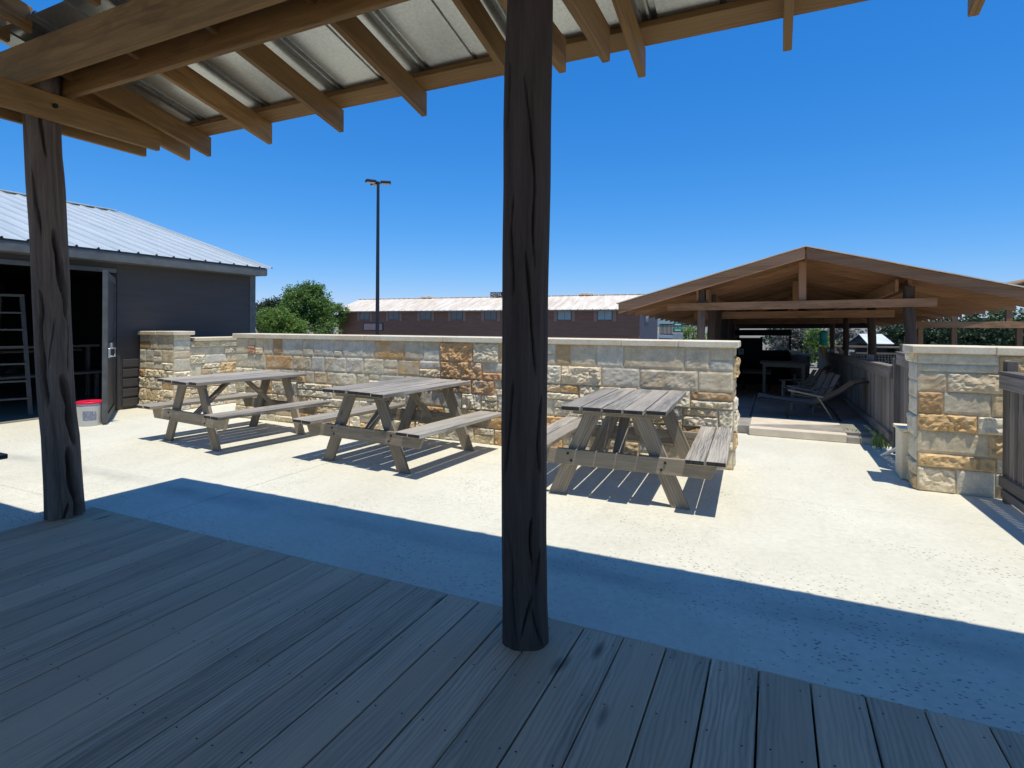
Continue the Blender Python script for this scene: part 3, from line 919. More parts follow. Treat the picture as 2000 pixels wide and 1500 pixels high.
# open door leaf, hinged at the right jamb and swung out
hx, hy = SX + 0.02, 5.70
ex, ey = -8.86, 4.87
dv = V((ex - hx, ey - hy, 0)).normalized(); dn = V((-dv.y, dv.x, 0))
Ld = (V((ex, ey, 0)) - V((hx, hy, 0))).length
door = MB()
door.box(V((hx, hy, 1.14)) + dv * Ld / 2, (Ld / 2 - 0.05, 0.012, 1.09), (dv, dn, Z), b=0.003)
dob = door.build('door', 'siding', shed)
m = MB()
for c_, hh in ((0.05, 1.12), (Ld - 0.05, 1.12)):
    m.box(V((hx, hy, 1.14)) + dv * c_ + dn * 0.0, (hh, 0.055, 0.032), (Z, dv, dn), b=0.003)
for zz in (0.08, 1.14, 2.2):
    m.box(V((hx, hy, zz)) + dv * Ld / 2, (Ld / 2 - 0.11, 0.03, 0.05), (dv, dn, Z), b=0.003)
f = m.build('door_frame', 'doortrim', dob)
m = MB(); e = V((hx, hy, 0)) + dv * (Ld - 0.06)
m.box(e + V((0, 0, 1.05)) + dn * 0.05, (0.07, 0.05, 0.012), (Z, dv, dn), b=0.003)
m.tube([e + dn * 0.06 + V((0, 0, 1.0)), e + dn * 0.12 + V((0, 0, 1.0)), e + dn * 0.12 + V((0, 0, 1.12)), e + dn * 0.06 + V((0, 0, 1.12))], 0.012, 8)
m.tube([e + dn * 0.07 + V((0, 0, 1.12)), e + dn * 0.07 + V((0, 0, 1.2))], 0.018, 8)
m.build('latch', 'steel', dob)
# shelves and beam seen dimly inside
for (zz, x0) in ((0.55, -11.9), (1.05, -12.2), (0.95, -12.8)):
    m = MB(); m.box((x0, 5.3, zz), (0.2, 1.2, 0.02), b=0.003)
    for yy in (4.2, 6.4): m.box((x0, yy, zz / 2), (0.04, 0.02, zz / 2 - 0.02), b=0.002)
    tag(m.build('storage_shelf', 'fence'), {-11.9: 'low plank shelf standing inside the open shed doorway', -12.2: 'middle plank shelf in the dark behind the low shed shelf', -12.8: 'rear plank shelf deepest inside the dark shed'}[x0], 'shelf', 'shelves in the shed')
lad = empty('step_ladder', (-11.15, 4.72, 0.02), radians(65))
tag(lad, 'dull metal step ladder standing just inside the shed doorway', 'ladder')
for sgn in (-1, 1):
    m = MB(); m.beam((sgn * 0.26, -0.42, 0), (sgn * 0.14, 0.0, 1.9), 0.06, 0.025, b=0.003); m.build('front_rail', 'dullmetal', lad)
    m = MB(); m.beam((sgn * 0.24, 0.5, 0), (sgn * 0.13, 0.05, 1.85), 0.045, 0.02, b=0.003); m.build('rear_rail', 'dullmetal', lad)
for k in range(6):
    t = (k + 1) / 7.0
    m = MB(); m.box((0, -0.42 + 0.42 * t, 1.9 * t), (0.26 - 0.12 * t, 0.05, 0.014), b=0.003); m.build('tread', 'dullmetal', lad)
m = MB(); m.box((0, 0.02, 1.91), (0.17, 0.12, 0.02), b=0.005); m.build('top_cap', 'dullmetal', lad)
m = MB(); m.lathe((0, 0, 0), [(0.0, 0.0), (0.135, 0.0), (0.142, 0.01), (0.158, 0.27), (0.163, 0.275), (0.163, 0.295), (0.156, 0.298), (0.158, 0.32)], 32)
bk = m.build('bucket', 'white'); bk.location = (-9.05, 4.78, 0)
tag(bk, 'white plastic bucket with a red lid by the shed door', 'bucket')
m = MB(); m.lathe((0, 0, 0), [(0.166, 0.318), (0.172, 0.322), (0.172, 0.345), (0.160, 0.352), (0.145, 0.342), (0.0, 0.342)], 32)
m.box((0.03, -0.03, 0.349), (0.05, 0.012, 0.007), b=0.003); m.build('lid', 'red', bk)
m = MB()
vs = []
for k in range(9):
    t = radians(-62 + k * 8)
    for zz in (0.08, 0.22): vs.append((cos(t) * (0.1545 if zz > .1 else 0.1475), sin(t) * (0.1565 if zz > .1 else 0.1495), zz))
m.add(vs, [(2 * k, 2 * k + 2, 2 * k + 3, 2 * k + 1) for k in range(8)]); m.build('sticker', 'labelgrey', bk)

#@@PAVILION
# ------------------------------------------------------------------ pavilion beyond the wall (its ground falls gently away)
PX, PY = 0.41, 8.9
def shear(x, y, z): return (x, y, z + 0.0105 * (x - PX) - 0.023 * (y - PY))
def sh(x, y, z): return V(shear(x, y, z))
m = MB(); m.box((-0.6, 17.3, 0.02), (1.86, 8.85, 0.09), b=0.008)
tag(m.build('pavement', 'slate', xf=shear), kind='structure')
m = MB(); m.box((0.285, 8.82, 0.055), (0.585, 0.50, 0.055), b=0.012)
tag(m.build('door_step', 'step'), 'pale sandstone slab step in front of the pavilion floor', 'step')
pav = empty('pavilion', (0, 0, 0))
tag(pav, 'brown timber pavilion with low gabled roof and open sides behind the stone wall', 'pavilion')
LX, RX2, EZ2, PZ = -2.27, 3.09, 1.872, 2.615
PYE = 21.5
sl_l = (PZ - EZ2) / (PX - LX)
def roof_z(x): return PZ - sl_l * abs(x - PX)
m = MB()                                                     # metal skin
for sgn, xe in ((-1, LX - 0.03), (1, RX2 + 0.03)):
    a = (PX, PY - 0.03, PZ + 0.022); b_ = (xe, PY - 0.03, roof_z(xe) + 0.022)
    vs = [a, b_, (b_[0], PYE, b_[2]), (a[0], PYE, a[2])]
    vs += [(v[0], v[1], v[2] - 0.014) for v in vs]
    fs = [(0, 1, 2, 3), (7, 6, 5, 4), (0, 4, 5, 1), (1, 5, 6, 2), (2, 6, 7, 3)]
    m.add(vs, fs if sgn < 0 else [f[::-1] for f in fs])
m.build('roof', 'paleroof', pav, xf=shear)
m = MB()                                                     # ceiling boards running along the ridge
for sgn in (-1, 1):
    xe = LX if sgn < 0 else RX2
    n = 19
    for k in range(n):
        xa = PX + (xe - PX) * (k + 0.02) / n; xb = PX + (xe - PX) * (k + 0.98) / n
        c = V(((xa + xb) / 2, (PY + PYE) / 2, roof_z((xa + xb) / 2) - 0.012))
        w = V((xb - xa, 0, roof_z(xb) - roof_z(xa))); hw = w.length / 2; w.normalize()
        m.box(c, ((PYE - PY) / 2 - 0.05, hw, 0.010), (Y, w, Y.cross(w)), b=0.002)
m.build('ceiling_boards', 'pavdeck', pav, xf=shear)
def rafter_pair(yy, th, hh, name, drop, mat='pav'):
    for sgn in (-1, 1):
        xe = LX if sgn < 0 else RX2
        m = MB()
        a = V((PX + sgn * 0.012, yy, PZ - drop)); b_ = V((xe, yy, roof_z(xe) - drop))
        m.prism([a, b_, b_ - Z * hh, a - Z * hh], (0, th, 0))
        for i in range(len(m.v)):
            g = V(m.v[i]); m.gr[i] = ((g.x - a.x), g.z * 1.0 + sgn * 3.1 + yy, g.y)
        m.va = [rng.random()] * len(m.va)
        m.build(name, mat, pav, xf=shear)
rafter_pair(PY - 0.005, 0.045, 0.155, 'barge_board', 0.001)
yy = PY + 0.6
while yy < PYE - 0.3:
    rafter_pair(yy, 0.04, 0.125, 'rafter', 0.024, 'pav'); yy += 0.62
TY = 9.25
m = MB(); m.box(((-1.55 + 1.99) / 2, TY - 0.03, 1.822), (1.77, 0.03, 0.058), b=0.004); m.build('tie_beam', 'pav', pav, xf=shear)
m = MB(); m.box((0.385, TY + 0.05, 2.17), (0.285, 0.05, 0.05), (Z, X, Y), b=0.004); m.build('king_post', 'pav', pav, xf=shear)
for y2 in (12.2, 16.4):
    m = MB(); m.box((0.25, y2, 1.80), (1.75, 0.035, 0.07), b=0.004); m.build('tie_beam', 'pav', pav, xf=shear)
    m = MB(); m.box((0.385, y2 + 0.08, 2.17), (0.285, 0.05, 0.05), (Z, X, Y), b=0.004); m.build('king_post', 'pav', pav, xf=shear)
for xh in (-1.02, 1.62):                                      # long headers over the posts, in pairs
    for k in (-1, 1):
        m = MB(); m.box((xh + k * 0.075, (TY + PYE) / 2, roof_z(xh) - 0.215), ((PYE - TY) / 2, 0.02, 0.085), (Y, X, Z), b=0.003)
        m.build('header', 'pav', pav, xf=shear)
def cedar_post(x, y, r, h, seed, mat='trunkdark', name='post', parent=None, label=None):
    m = MB(); pts, rad = [], []
    for k in range(14):
        z = -0.15 + h * k / 13
        pts.append((x + 0.03 * noise.noise(V((z * 1.3, seed, 0))), y + 0.03 * noise.noise(V((z * 1.3, seed, 5))), z))
        rad.append(r * (1 + 0.14 * noise.noise(V((z * 2.2, seed, 9)))))
    m.tube(pts, rad, 14)
    m.va = [0.75 + 0.25 * rng.random()] * len(m.va)
    o = m.build(name, mat, parent or pav, xf=shear)
    if label: o['label'] = label
cedar_post(-1.04, 9.33, 0.062, 2.25, 1.2, 'trunk'); cedar_post(-0.92, 9.75, 0.062, 2.2, 3.4)
for k, yq in enumerate((12.0, 14.2, 16.5, 18.6)):
    cedar_post(-1.02, yq, 0.07, 2.2, 7.7 + k)
for k, yq in enumerate((9.28, 12.3, 16.4, 20.0)):
    cedar_post(1.66 if k else 1.70, yq, 0.07, 2.2, 17.1 + k * 3.3)
m = MB(); m.box((-0.62, 16.55, 0.70), (0.33, 0.05, 0.66), b=0.003)                             # black partition at the far end
m.box((0.02, 16.60, 0.53), (0.37, 0.04, 0.50), b=0.003)
m.box((0.40, 16.57, 0.72), (0.025, 0.06, 0.69), b=0.003)
m.box((-0.29, 16.56, 1.20), (0.028, 0.06, 0.19), b=0.003)
m.box((-0.28, 16.55, 1.50), (0.72, 0.07, 0.08), b=0.003)
m.build('partition', 'darkwood', pav, xf=shear)
m = MB(); m.prism([(-2.1, 21.2, roof_z(-2.1) - 0.06), (PX, 21.2, PZ - 0.06), (2.9, 21.2, roof_z(2.9) - 0.06), (2.9, 21.2, roof_z(2.9) - 0.22), (-2.1, 21.2, roof_z(-2.1) - 0.22)], (0, 0.04, 0)); m.build('gable_board', 'darkwood', pav, xf=shear)
m = MB(); m.box((-1.02, 14.5, 0.95), (0.02, 2.0, 0.9), b=0.003); m.build('side_screen', 'darkwood', pav, xf=shear)
m = MB(); m.box((-0.80, 16.49, 0.98), (0.072, 0.003, 0.085), b=0.001)
o = m.build('paper_notice', 'paper', xf=shear); tag(o, 'small white paper notice on the black partition in the pavilion', 'notice')
m = MB(); m.box((-0.80, 16.4855, 1.0), (0.03, 0.001, 0.03), b=0.0003); m.build('printed_mark', 'labelgrey', o, xf=shear)

# ------------------------------------------------------------------ second shelter at the right
shel = empty('shelter', (0, 0, 0))
tag(shel, 'second brown timber shelter half hidden behind the right stone pier', 'shelter')
for k, xq in enumerate((2.74, 3.30, 4.32, 5.4)):
    m = MB(); m.box((xq, 14.0, 0.70), (0.85, 0.045, 0.045), (Z, X, Y), b=0.004); m.build('post', 'pav', shel)
m = MB(); m.box((4.6, 13.93, 1.545), (2.0, 0.03, 0.062), b=0.003); m.build('tie_beam', 'pav', shel)
for xq in (3.30, 4.15, 5.3):
    m = MB(); m.box((xq, 13.95, 1.76), (0.16, 0.05, 0.045), (Z, X, Y), b=0.004); m.build('strut', 'pav', shel)
m = MB()
for xa, xb, za, zb_ in ((2.55, 5.0, 1.66, 2.35), (5.0, 7.4, 2.35, 1.66)):
    for k in range(12):
        x1 = xa + (xb - xa) * k / 12; x2 = xa + (xb - xa) * (k + 0.97) / 12
        z1 = za + (zb_ - za) * k / 12; z2 = za + (zb_ - za) * (k + 0.97) / 12
        w = V((x2 - x1, 0, z2 - z1)); hw = w.length / 2; w.normalize()
        m.box(((x1 + x2) / 2, 16.2, (z1 + z2) / 2 + 0.2), (2.4, hw, 0.014), (Y, w, Y.cross(w)), b=0.002)
m.build('roof', 'pavdeck', shel)

#@@FENCES
# ------------------------------------------------------------------ picket fences
def picket_run(root, a, b_, h, ph=0.03, posts=2, rail=True, xf=None, cap=0.10, base=0.06):
    """closely set pickets from a to b_, with posts and a wide top rail facing the camera side (-x)"""
    a, b_ = V(a), V(b_); d = (b_ - a); L = d.length; d.normalize(); n = V((-d.y, d.x, 0))
    m = MB(); q = 0.02
    while q < L:
        m.box(a + d * q + Z * (base + (h - base) / 2), ((h - base) / 2, 0.032, 0.009), (Z, d, n), b=0.002); q += 0.082
    m.build('pickets', 'fence', root, xf=xf)
    for zz in (h - 0.065, base + 0.12):
        m = MB(); m.box(a + d * L / 2 + n * 0.03 + Z * zz, (L / 2, 0.019, 0.06 if zz > h / 2 else 0.045), (d, n, Z), b=0.003)
        m.build('rail', 'fence', root, xf=xf)
    m = MB(); m.box(a + d * L / 2 + Z * (h + 0.012), (L / 2, 0.055, 0.012), (d, n, Z), b=0.002); m.build('top_rail', 'fence', root, xf=xf)
    for k in range(posts):
        m = MB(); m.box(a + d * (L * k / (posts - 1)) + n * -0.03 + Z * (h / 2 + 0.05), (h / 2 + 0.06, 0.04, 0.04), (Z, d, n), b=0.004)
        m.build('post', 'fence', root, xf=xf)
f1 = empty('picket_fence', (0, 0, 0)); tag(f1, 'long weathered picket fence along the right side of the pavilion floor', 'fence')
picket_run(f1, (1.27, 7.75, 0), (1.27, 19.5, 0), 0.985, posts=7, xf=shear)
f2 = empty('picket_fence', (0, 0, 0)); tag(f2, 'short taller picket fence panel between the stone pier and the pavilion', 'fence')
picket_run(f2, (1.33, 6.86, 0), (1.33, 7.70, 0), 1.19, posts=2)
f3 = empty('picket_gate', (0, 0, 0)); tag(f3, 'grey picket gate at the right edge against the stone pier', 'gate')
picket_run(f3, (1.86, 4.55, 0), (1.80, 6.10, 0), 1.10, posts=2, base=0.07)
m = MB(); m.box((1.80, 5.3, 0.09), (0.78, 0.04, 0.035), (Y, X, Z), b=0.004); m.build('bottom_rail', 'fence', f3)
f4 = empty('rail_fence', (0, 0, 0)); tag(f4, 'distant rail and wire fence seen through the pavilion posts', 'fence')
for k in range(6):
    m = MB(); m.box((1.9 + k * 1.0, 21.9 + 0.1 * k, 0.15), (0.75, 0.05, 0.05), (Z, X, Y), b=0.005); m.build('post', 'fence', f4)
for zz in (0.82, 0.60):
    m = MB(); m.beam((1.7, 21.85, zz), (7.1, 22.35, zz), 0.05, 0.06, b=0.004); m.build('rail', 'fence', f4)
m = MB()
for k in range(60):
    m.beam((1.9 + k * 0.085, 21.93, -0.3), (1.9 + k * 0.085, 21.93, 0.55), 0.008, 0.008, b=0.001)
for k in range(9):
    m.beam((1.9, 21.94, -0.2 + k * 0.09), (7.0, 22.3, -0.2 + k * 0.09), 0.008, 0.008, b=0.001)
m.build('wire_mesh', 'aluminium', f4)

#@@FURNITURE
# ------------------------------------------------------------------ furniture under the pavilion (faces -x)
FZ = lambda x, y: 0.11 + 0.0105 * (x - PX) - 0.023 * (y - PY)
def armchair():
    root = empty('armchair')
    for sy in (-1, 1):
        m = MB(); m.box((-0.33, sy * 0.27, 0.28), (0.28, 0.02, 0.045), (Z, Y, X), b=0.004); m.build('leg', 'chair', root)
        m = MB(); m.beam((-0.34, sy * 0.27, 0.33), (0.38, sy * 0.27, 0.02), 0.025, 0.09, b=0.004); m.build('leg', 'chair', root)
        m = MB(); m.box((-0.06, sy * 0.29, 0.575), (0.36, 0.055, 0.013), b=0.004); m.build('armrest', 'chair', root)
    m = MB()
    for k in range(6):
        t = k / 5
        m.box((-0.36 + 0.46 * t, 0, 0.37 - 0.15 * t), (0.25, 0.042, 0.011), (Y, V((1, 0, -0.3)).normalized(), V((0.3, 0, 1)).normalized()), b=0.003)
    m.build('seat', 'chair', root)
    m = MB()
    bd = V((0.62, 0, 0.80)).normalized()
    for k, w in ((-1, 0.95), (0, 1.0), (1, 0.95)):
        m.box(V((0.10, k * 0.155, 0.18)) + bd * 0.45 * w, (0.45 * w, 0.062, 0.010), (bd, Y, bd.cross(Y)), b=0.003)
    m.build('backrest', 'chair', root)
    m = MB()
    for q in (0.25, 0.62): m.box(V((0.13, 0, 0.16)) + bd * q, (0.25, 0.03, 0.012), (Y, bd, bd.cross(Y)), b=0.003)
    m.build('back_slat', 'chair', root)
    return root
ch = armchair(); ch.scale = (0.74, 0.74, 0.70); ch.location = (0.62, 10.75, FZ(0.62, 10.75)); ch.rotation_euler = (0, 0, radians(50))
tag(ch, 'brown slatted garden armchair next to the black framed lounger', 'chair', 'wooden armchairs in the pavilion')
ch2 = copy_tree(ch); ch2.location = (0.50, 12.2, FZ(0.50, 12.2)); ch2.rotation_euler = (0, 0, radians(44))
tag(ch2, 'brown slatted garden armchair behind the nearer one beside the dark table', 'chair', 'wooden armchairs in the pavilion')
ch3 = copy_tree(ch); ch3.location = (0.75, 14.3, FZ(0.75, 14.3)); ch3.rotation_euler = (0, 0, radians(28))
tag(ch3, 'farthest dark garden armchair against the fence near the lidded bin', 'chair', 'wooden armchairs in the pavilion')
lo = empty('sun_lounger', (0.30, 9.78, FZ(0.3, 9.78)))
tag(lo, 'black framed lounger with raised tan sling back at the pavilion edge', 'sun lounger')
for sy in (-1, 1):
    m = MB(); m.tube([(-0.62, sy * 0.28, 0.0), (-0.56, sy * 0.28, 0.27), (-0.50, sy * 0.28, 0.30), (0.0, sy * 0.28, 0.25), (0.42, sy * 0.28, 0.22), (0.62, sy * 0.28, 0.0)], 0.014, 8)
    m.build('frame', 'blackmetal', lo)
    m = MB(); m.tube([(0.30, sy * 0.26, 0.24), (0.60, sy * 0.26, 0.42), (0.78, sy * 0.26, 0.56), (0.90, sy * 0.26, 0.60), (1.14, sy * 0.26, 0.62)], 0.013, 8)
    m.build('back_frame', 'blackmetal', lo)
    m = MB(); m.tube([(-0.12, sy * 0.29, 0.26), (-0.10, sy * 0.29, 0.0)], 0.013, 8); m.build('leg', 'blackmetal', lo)
    m = MB(); m.box((0.14, sy * 0.31, 0.40), (0.24, 0.025, 0.012), (V((1, 0, -0.18)).normalized(), Y, V((0.18, 0, 1)).normalized()), b=0.004); m.build('armrest', 'chair', lo)
    m = MB(); m.tube([(0.30, sy * 0.31, 0.37), (0.52, sy * 0.31, 0.0)], 0.012, 8); m.build('brace', 'chair', lo)
def ribbon(pts, w, th):
    m = MB(); vs, fs = [], []
    for p in pts:
        vs += [(p[0], -w, p[1]), (p[0], w, p[1]), (p[0], w, p[1] - th), (p[0], -w, p[1] - th)]
    for i in range(len(pts) - 1):
        for k in range(4):
            fs.append((i * 4 + k, i * 4 + (k + 1) % 4, i * 4 + 4 + (k + 1) % 4, i * 4 + 4 + k))
    m.add(vs, fs, smooth=False); return m
ribbon([(-0.52, 0.315), (-0.25, 0.275), (0.0, 0.26), (0.28, 0.25)], 0.26, 0.008).build('seat', 'chair', lo)
ribbon([(0.28, 0.25), (0.60, 0.43), (0.78, 0.575), (0.90, 0.615), (0.98, 0.61)], 0.25, 0.008).build('backrest', 'tan', lo)
tb = empty('side_table', (0.20, 13.6, FZ(0.20, 13.6)))
tag(tb, 'dark plank side table behind the armchairs in the pavilion', 'table')
m = MB()
for k in range(5): m.box((0, -0.28 + k * 0.14, 0.70), (0.46, 0.066, 0.016), b=0.003)
m.build('tabletop', 'chair', tb)
for sx in (-1, 1):
    for sy in (-1, 1):
        m = MB(); m.box((sx * 0.38, sy * 0.26, 0.342), (0.342, 0.03, 0.03), (Z, X, Y), b=0.003); m.build('leg', 'chair', tb)
m = MB(); m.box((0, -0.30, 0.65), (0.36, 0.012, 0.034), b=0.003); m.build('apron', 'chair', tb)
bn = empty('slatted_bench', (-0.36, 14.6, FZ(-0.36, 14.6)))
tag(bn, 'low slatted bench with sunlit strips in front of the black partition', 'bench')
m = MB()
for k in range(5): m.box((0, -0.2 + k * 0.1, 0.46), (0.34, 0.042, 0.014), b=0.003)
m.build('seat', 'fence', bn)
for sx in (-1, 1):
    for sy in (-1, 1):
        m = MB(); m.box((sx * 0.27, sy * 0.17, 0.222), (0.222, 0.025, 0.025), (Z, X, Y), b=0.003); m.build('leg', 'darkwood', bn)
m = MB(); m.box((0, -0.205, 0.42), (0.31, 0.012, 0.025), b=0.003); m.build('apron', 'chair', bn)
bin_ = empty('waste_bin', (0.62, 16.0, FZ(0.62, 16.0)))
tag(bin_, 'grey waste bin with tilted white lid beyond the partition', 'bin')
m = MB(); m.lathe((0, 0, 0), [(0, 0), (0.20, 0.0), (0.235, 0.80), (0.245, 0.82)], 24); m.build('body', 'aluminium', bin_)
m = MB(); m.box((0.0, 0, 0.86), (0.27, 0.25, 0.025), (V((1, 0, -0.2)).normalized(), Y, V((0.2, 0, 1)).normalized()), b=0.01); m.build('lid', 'whitepaint', bin_)
bh = empty('bird_feeder', (0.92, 12.9, 1.12))
tag(bh, 'teal hanging bird feeder with ochre tail under the pavilion eave', 'bird feeder')
m = MB(); m.lathe((0, 0, 0), [(0.0, 0.30), (0.05, 0.29), (0.085, 0.23), (0.075, 0.21), (0.07, 0.06), (0.085, 0.05), (0.05, 0.0), (0.0, 0.0)], 16); m.build('housing', 'teal', bh)
m = MB(); m.tube([(0, 0, 0.29), (0, 0, 0.75)], 0.005, 6); m.build('hanger', 'blackmetal', bh)
m = MB(); m.box((0.0, 0, -0.14), (0.11, 0.03, 0.01), (Z, X, Y), b=0.003); m.build('tail', 'ochre', bh)
m = MB(); m.box((2.35, 21.7, 0.62), (0.10, 0.01, 0.09), b=0.002); o = m.build('fence_sign', 'whitepaint'); tag(o, 'small white sign fixed on the distant rail fence', 'sign')
m = MB(); m.box((2.35, 21.687, 0.62), (0.05, 0.002, 0.04), b=0.0005); m.build('printed_mark', 'labelgrey', o)
# tiny shed beyond the fence
ts = empty('tool_shed', (0, 0, 0)); tag(ts, 'little dark tool shed with pale tin gable roof beyond the rail fence', 'shed')
m = MB(); m.box((3.35, 26.2, 0.2), (0.55, 0.75, 0.66), b=0.005); m.build('wall', 'darkwood', ts)
m = MB()
A, B_, C_, D_ = V((3.02, 25.45, 1.21)), V((3.82, 25.75, 1.21)), V((4.15, 25.3, 0.85)), V((3.25, 25.0, 0.85))
m.prism([A, B_, C_, D_], (0, 0, -0.02)); E_ = V((2.66, 25.9, 0.85)); F_ = V((3.5, 26.3, 0.85)); m.prism([B_, A, E_, F_], (0, 0, -0.02))
m.build('roof', 'shedroof', ts)
m = MB(); m.prism([V((3.02, 25.47, 1.18)), V((3.2, 25.05, 0.84)), V((2.7, 25.88, 0.84))], (0.03, 0.02, 0)); m.build('gable', 'darkwood', ts)

# planting bed at the foot of the fence
m = MB(); m.box((1.1, 8.75, 0.0), (0.23, 0.42, 0.045), b=0.01); tag(m.build('planting_bed', 'soil'), kind='structure')
m = MB()
for k in range(4):
    m.box((0.93 + k * 0.155, 8.36 + rng.uniform(-0.01, 0.01), 0.035), (0.076, 0.05, 0.055), b=0.014)
tag(m.build('bed_edging', 'slate'), 'rough stone edging along the planting bed', 'edging')
for k in range(2):
    m = MB(); m.beam((1.13 + k * 0.08, 7.55 - k * 0.3, 0.03), (1.28 + k * 0.06, 6.95 + 0.1 * k, 0.03 + 0.28 * (1 - k)), 0.05, 0.02, b=0.003)
    tag(m.build('loose_board', 'whitepaint'), ['pale loose board leaning up against the picket panel by the pier', 'pale loose board lying flat on the patio by the planting bed'][k], 'board', 'loose boards')
def tuft(name, x, y, z, n, hgt, spread, mat):
    m = MB()
    for k in range(n):
        a = rng.random() * 2 * pi; q = rng.uniform(0.4, 1.0)
        d = V((cos(a), sin(a), 0)); s_ = V((-sin(a), cos(a), 0)) * 0.006
        p0 = V((x + rng.gauss(0, spread * 0.3), y + rng.gauss(0, spread * 0.3), z))
        p1 = p0 + d * spread * 0.4 * q + Z * hgt * 0.6 * q; p2 = p0 + d * spread * q + Z * hgt * q
        m.add([p0 - s_, p0 + s_, p1 + s_ * 0.8, p1 - s_ * 0.8, p2], [(0, 1, 2, 3), (3, 2, 4)])
    return m.build(name, mat)
for k, (x, y, h_, lab) in enumerate(((1.20, 8.05, 0.26, 'spiky green weed tuft beside the stone pier plinth'), (0.98, 8.62, 0.16, 'low sparse weed in the planting bed near the lounger'), (1.2, 8.55, 0.2, 'straggly weed at the foot of the picket fence'))):
    tag(tuft('weed', x, y, 0.03, 46, h_, 0.17, 'leaf'), lab, 'weed', 'weeds in the planting bed')

#@@FAR
# ------------------------------------------------------------------ motel, lamp, signs
mo = empty('motel', (0, 0, 0)); tag(mo, 'long maroon one storey motel with pale roof and shuttered windows', 'building')
MX0, MX1, MY, MZ = -54.2, -12.9, 59.4, 3.2
m = MB(); m.box(((MX0 + MX1) / 2, MY + 5, 1.3), ((MX1 - MX0) / 2, 5.0, 1.9), b=0.01); m.build('wall', 'motelwall', mo)
m = MB(); m.box((MX1 + 0.03, MY + 5, 1.3), (0.03, 4.99, 1.92), b=0.01)
m.prism([(MX1 - 0.03, MY, 3.22), (MX1 - 0.03, MY + 5, 4.9), (MX1 - 0.03, MY + 10, 3.22)], (0.09, 0, 0)); m.build('end_wall', 'motelend', mo)
m = MB()
pr = []
xq = MX0 - 0.6
while xq < MX1 + 0.5:
    pr += [(xq, 0), (xq + 0.72, 0), (xq + 0.76, 0.05), (xq + 0.82, 0.05), (xq + 0.86, 0)]; xq += 0.86
vs = [(x, MY - 0.45, MZ + z) for x, z in pr] + [(x, MY + 5, 5.05 + z) for x, z in pr] + [(x, MY + 10.45, MZ + z) for x, z in pr]
n = len(pr)
m.add(vs, [(i, i + 1, i + 1 + n, i + n) for i in range(n - 1)] + [(i + n, i + 1 + n, i + 1 + 2 * n, i + 2 * n) for i in range(n - 1)])
m.beam((MX0 - .6, MY + 5, 5.08), (MX1 + .5, MY + 5, 5.08), 0.4, 0.06)
m.build('roof', 'paleroof', mo)
m = MB(); m.box(((MX0 + MX1) / 2, MY - 0.44, MZ - 0.09), ((MX1 - MX0) / 2 + 0.5, 0.02, 0.07)); m.build('eave_board', 'trim', mo)
for xv in (-43, -31.5, -20.3):
    m = MB(); m.box((xv, MY + 5, 5.2), (0.9, 0.35, 0.12), b=0.03); m.build('ridge_vent', 'paleroof', mo)
def atmy(px_, yy=MY):                                        # x on the motel front seen at a photo column
    u = (px_ - 1000) / 1090
    d = V((-sin(YAW) + cos(YAW) * u, cos(YAW) + sin(YAW) * u, 0))
    return d.x * yy / d.y
for k, px_ in enumerate((712.6, 769.5, 831.5, 892.5, 958.5, 1028, 1102.5, 1181.5)):
    xc = atmy(px_)
    w = m = MB(); m.box((xc, MY - 0.03, 2.6), (0.82, 0.04, 0.56), b=0.01)
    fr_ = m.build('window', 'trim', mo)
    m = MB(); m.box((xc - 0.39, MY - 0.075, 2.6), (0.36, 0.01, 0.5), b=0.004); m.box((xc + 0.39, MY - 0.075, 2.6), (0.36, 0.01, 0.5), b=0.004)
    m.build('pane', 'curtain' if px_ > 1050 else 'glass', fr_)
    for sx in (-1, 1):
        m = MB(); m.box((xc + sx * 1.06, MY - 0.03, 2.55), (0.20, 0.035, 0.66), b=0.01); m.build('shutter', 'shutter', mo)
m = MB(); m.box((MX1 + 0.08, MY + 3.4, 2.2), (0.03, 0.9, 0.8), b=0.01)
f_ = m.build('window', 'trim', mo); m = MB(); m.box((MX1 + 0.115, MY + 3.4, 2.35), (0.01, 0.75, 0.5), b=0.004); m.build('pane', 'glass', f_)
# roof sign
xs_ = atmy(957.5, MY + 4.6)
sg = empty('roof_sign', (0, 0, 0)); tag(sg, 'dark roof sign with white letters standing on the motel ridge', 'sign')
SW, SH, SY_, SZ_ = 1.75, 0.56, MY + 4.55, 5.10
m = MB(); m.box((xs_ + SW / 2, SY_, SZ_ + SH / 2), (SW / 2, 0.05, SH / 2), b=0.02); m.build('board', 'bronze', sg)
for k in (0.4, SW - 0.4):
    m = MB(); m.box((xs_ + k, SY_ + 0.05, SZ_ - 0.1), (0.3, 0.04, 0.04), (Z, X, Y)); m.build('support', 'bronze', sg)
cu = bpy.data.curves.new('letters', 'FONT'); cu.body = 'HOTEL'; cu.size = 0.8; cu.extrude = 0.01; cu.space_character = 1.15
to = bpy.data.objects.new('letters_source', cu); COL.objects.link(to)
bpy.context.view_layer.update()
me = bpy.data.meshes.new_from_object(to.evaluated_get(bpy.context.evaluated_depsgraph_get()))
bpy.data.objects.remove(to)
xsz = [v.co.x for v in me.vertices]; k = (SW - 0.2) / (max(xsz) - min(xsz))
for v in me.vertices: v.co = ((v.co.x - min(xsz)) * k + xs_ + 0.1, SY_ - 0.062 + v.co.z * -1, SZ_ + 0.09 + v.co.y * 0.68)
me.materials.clear(); me.materials.append(M['whitepaint'])
lo_ = bpy.data.objects.new('lettering', me); COL.objects.link(lo_); lo_.parent = sg

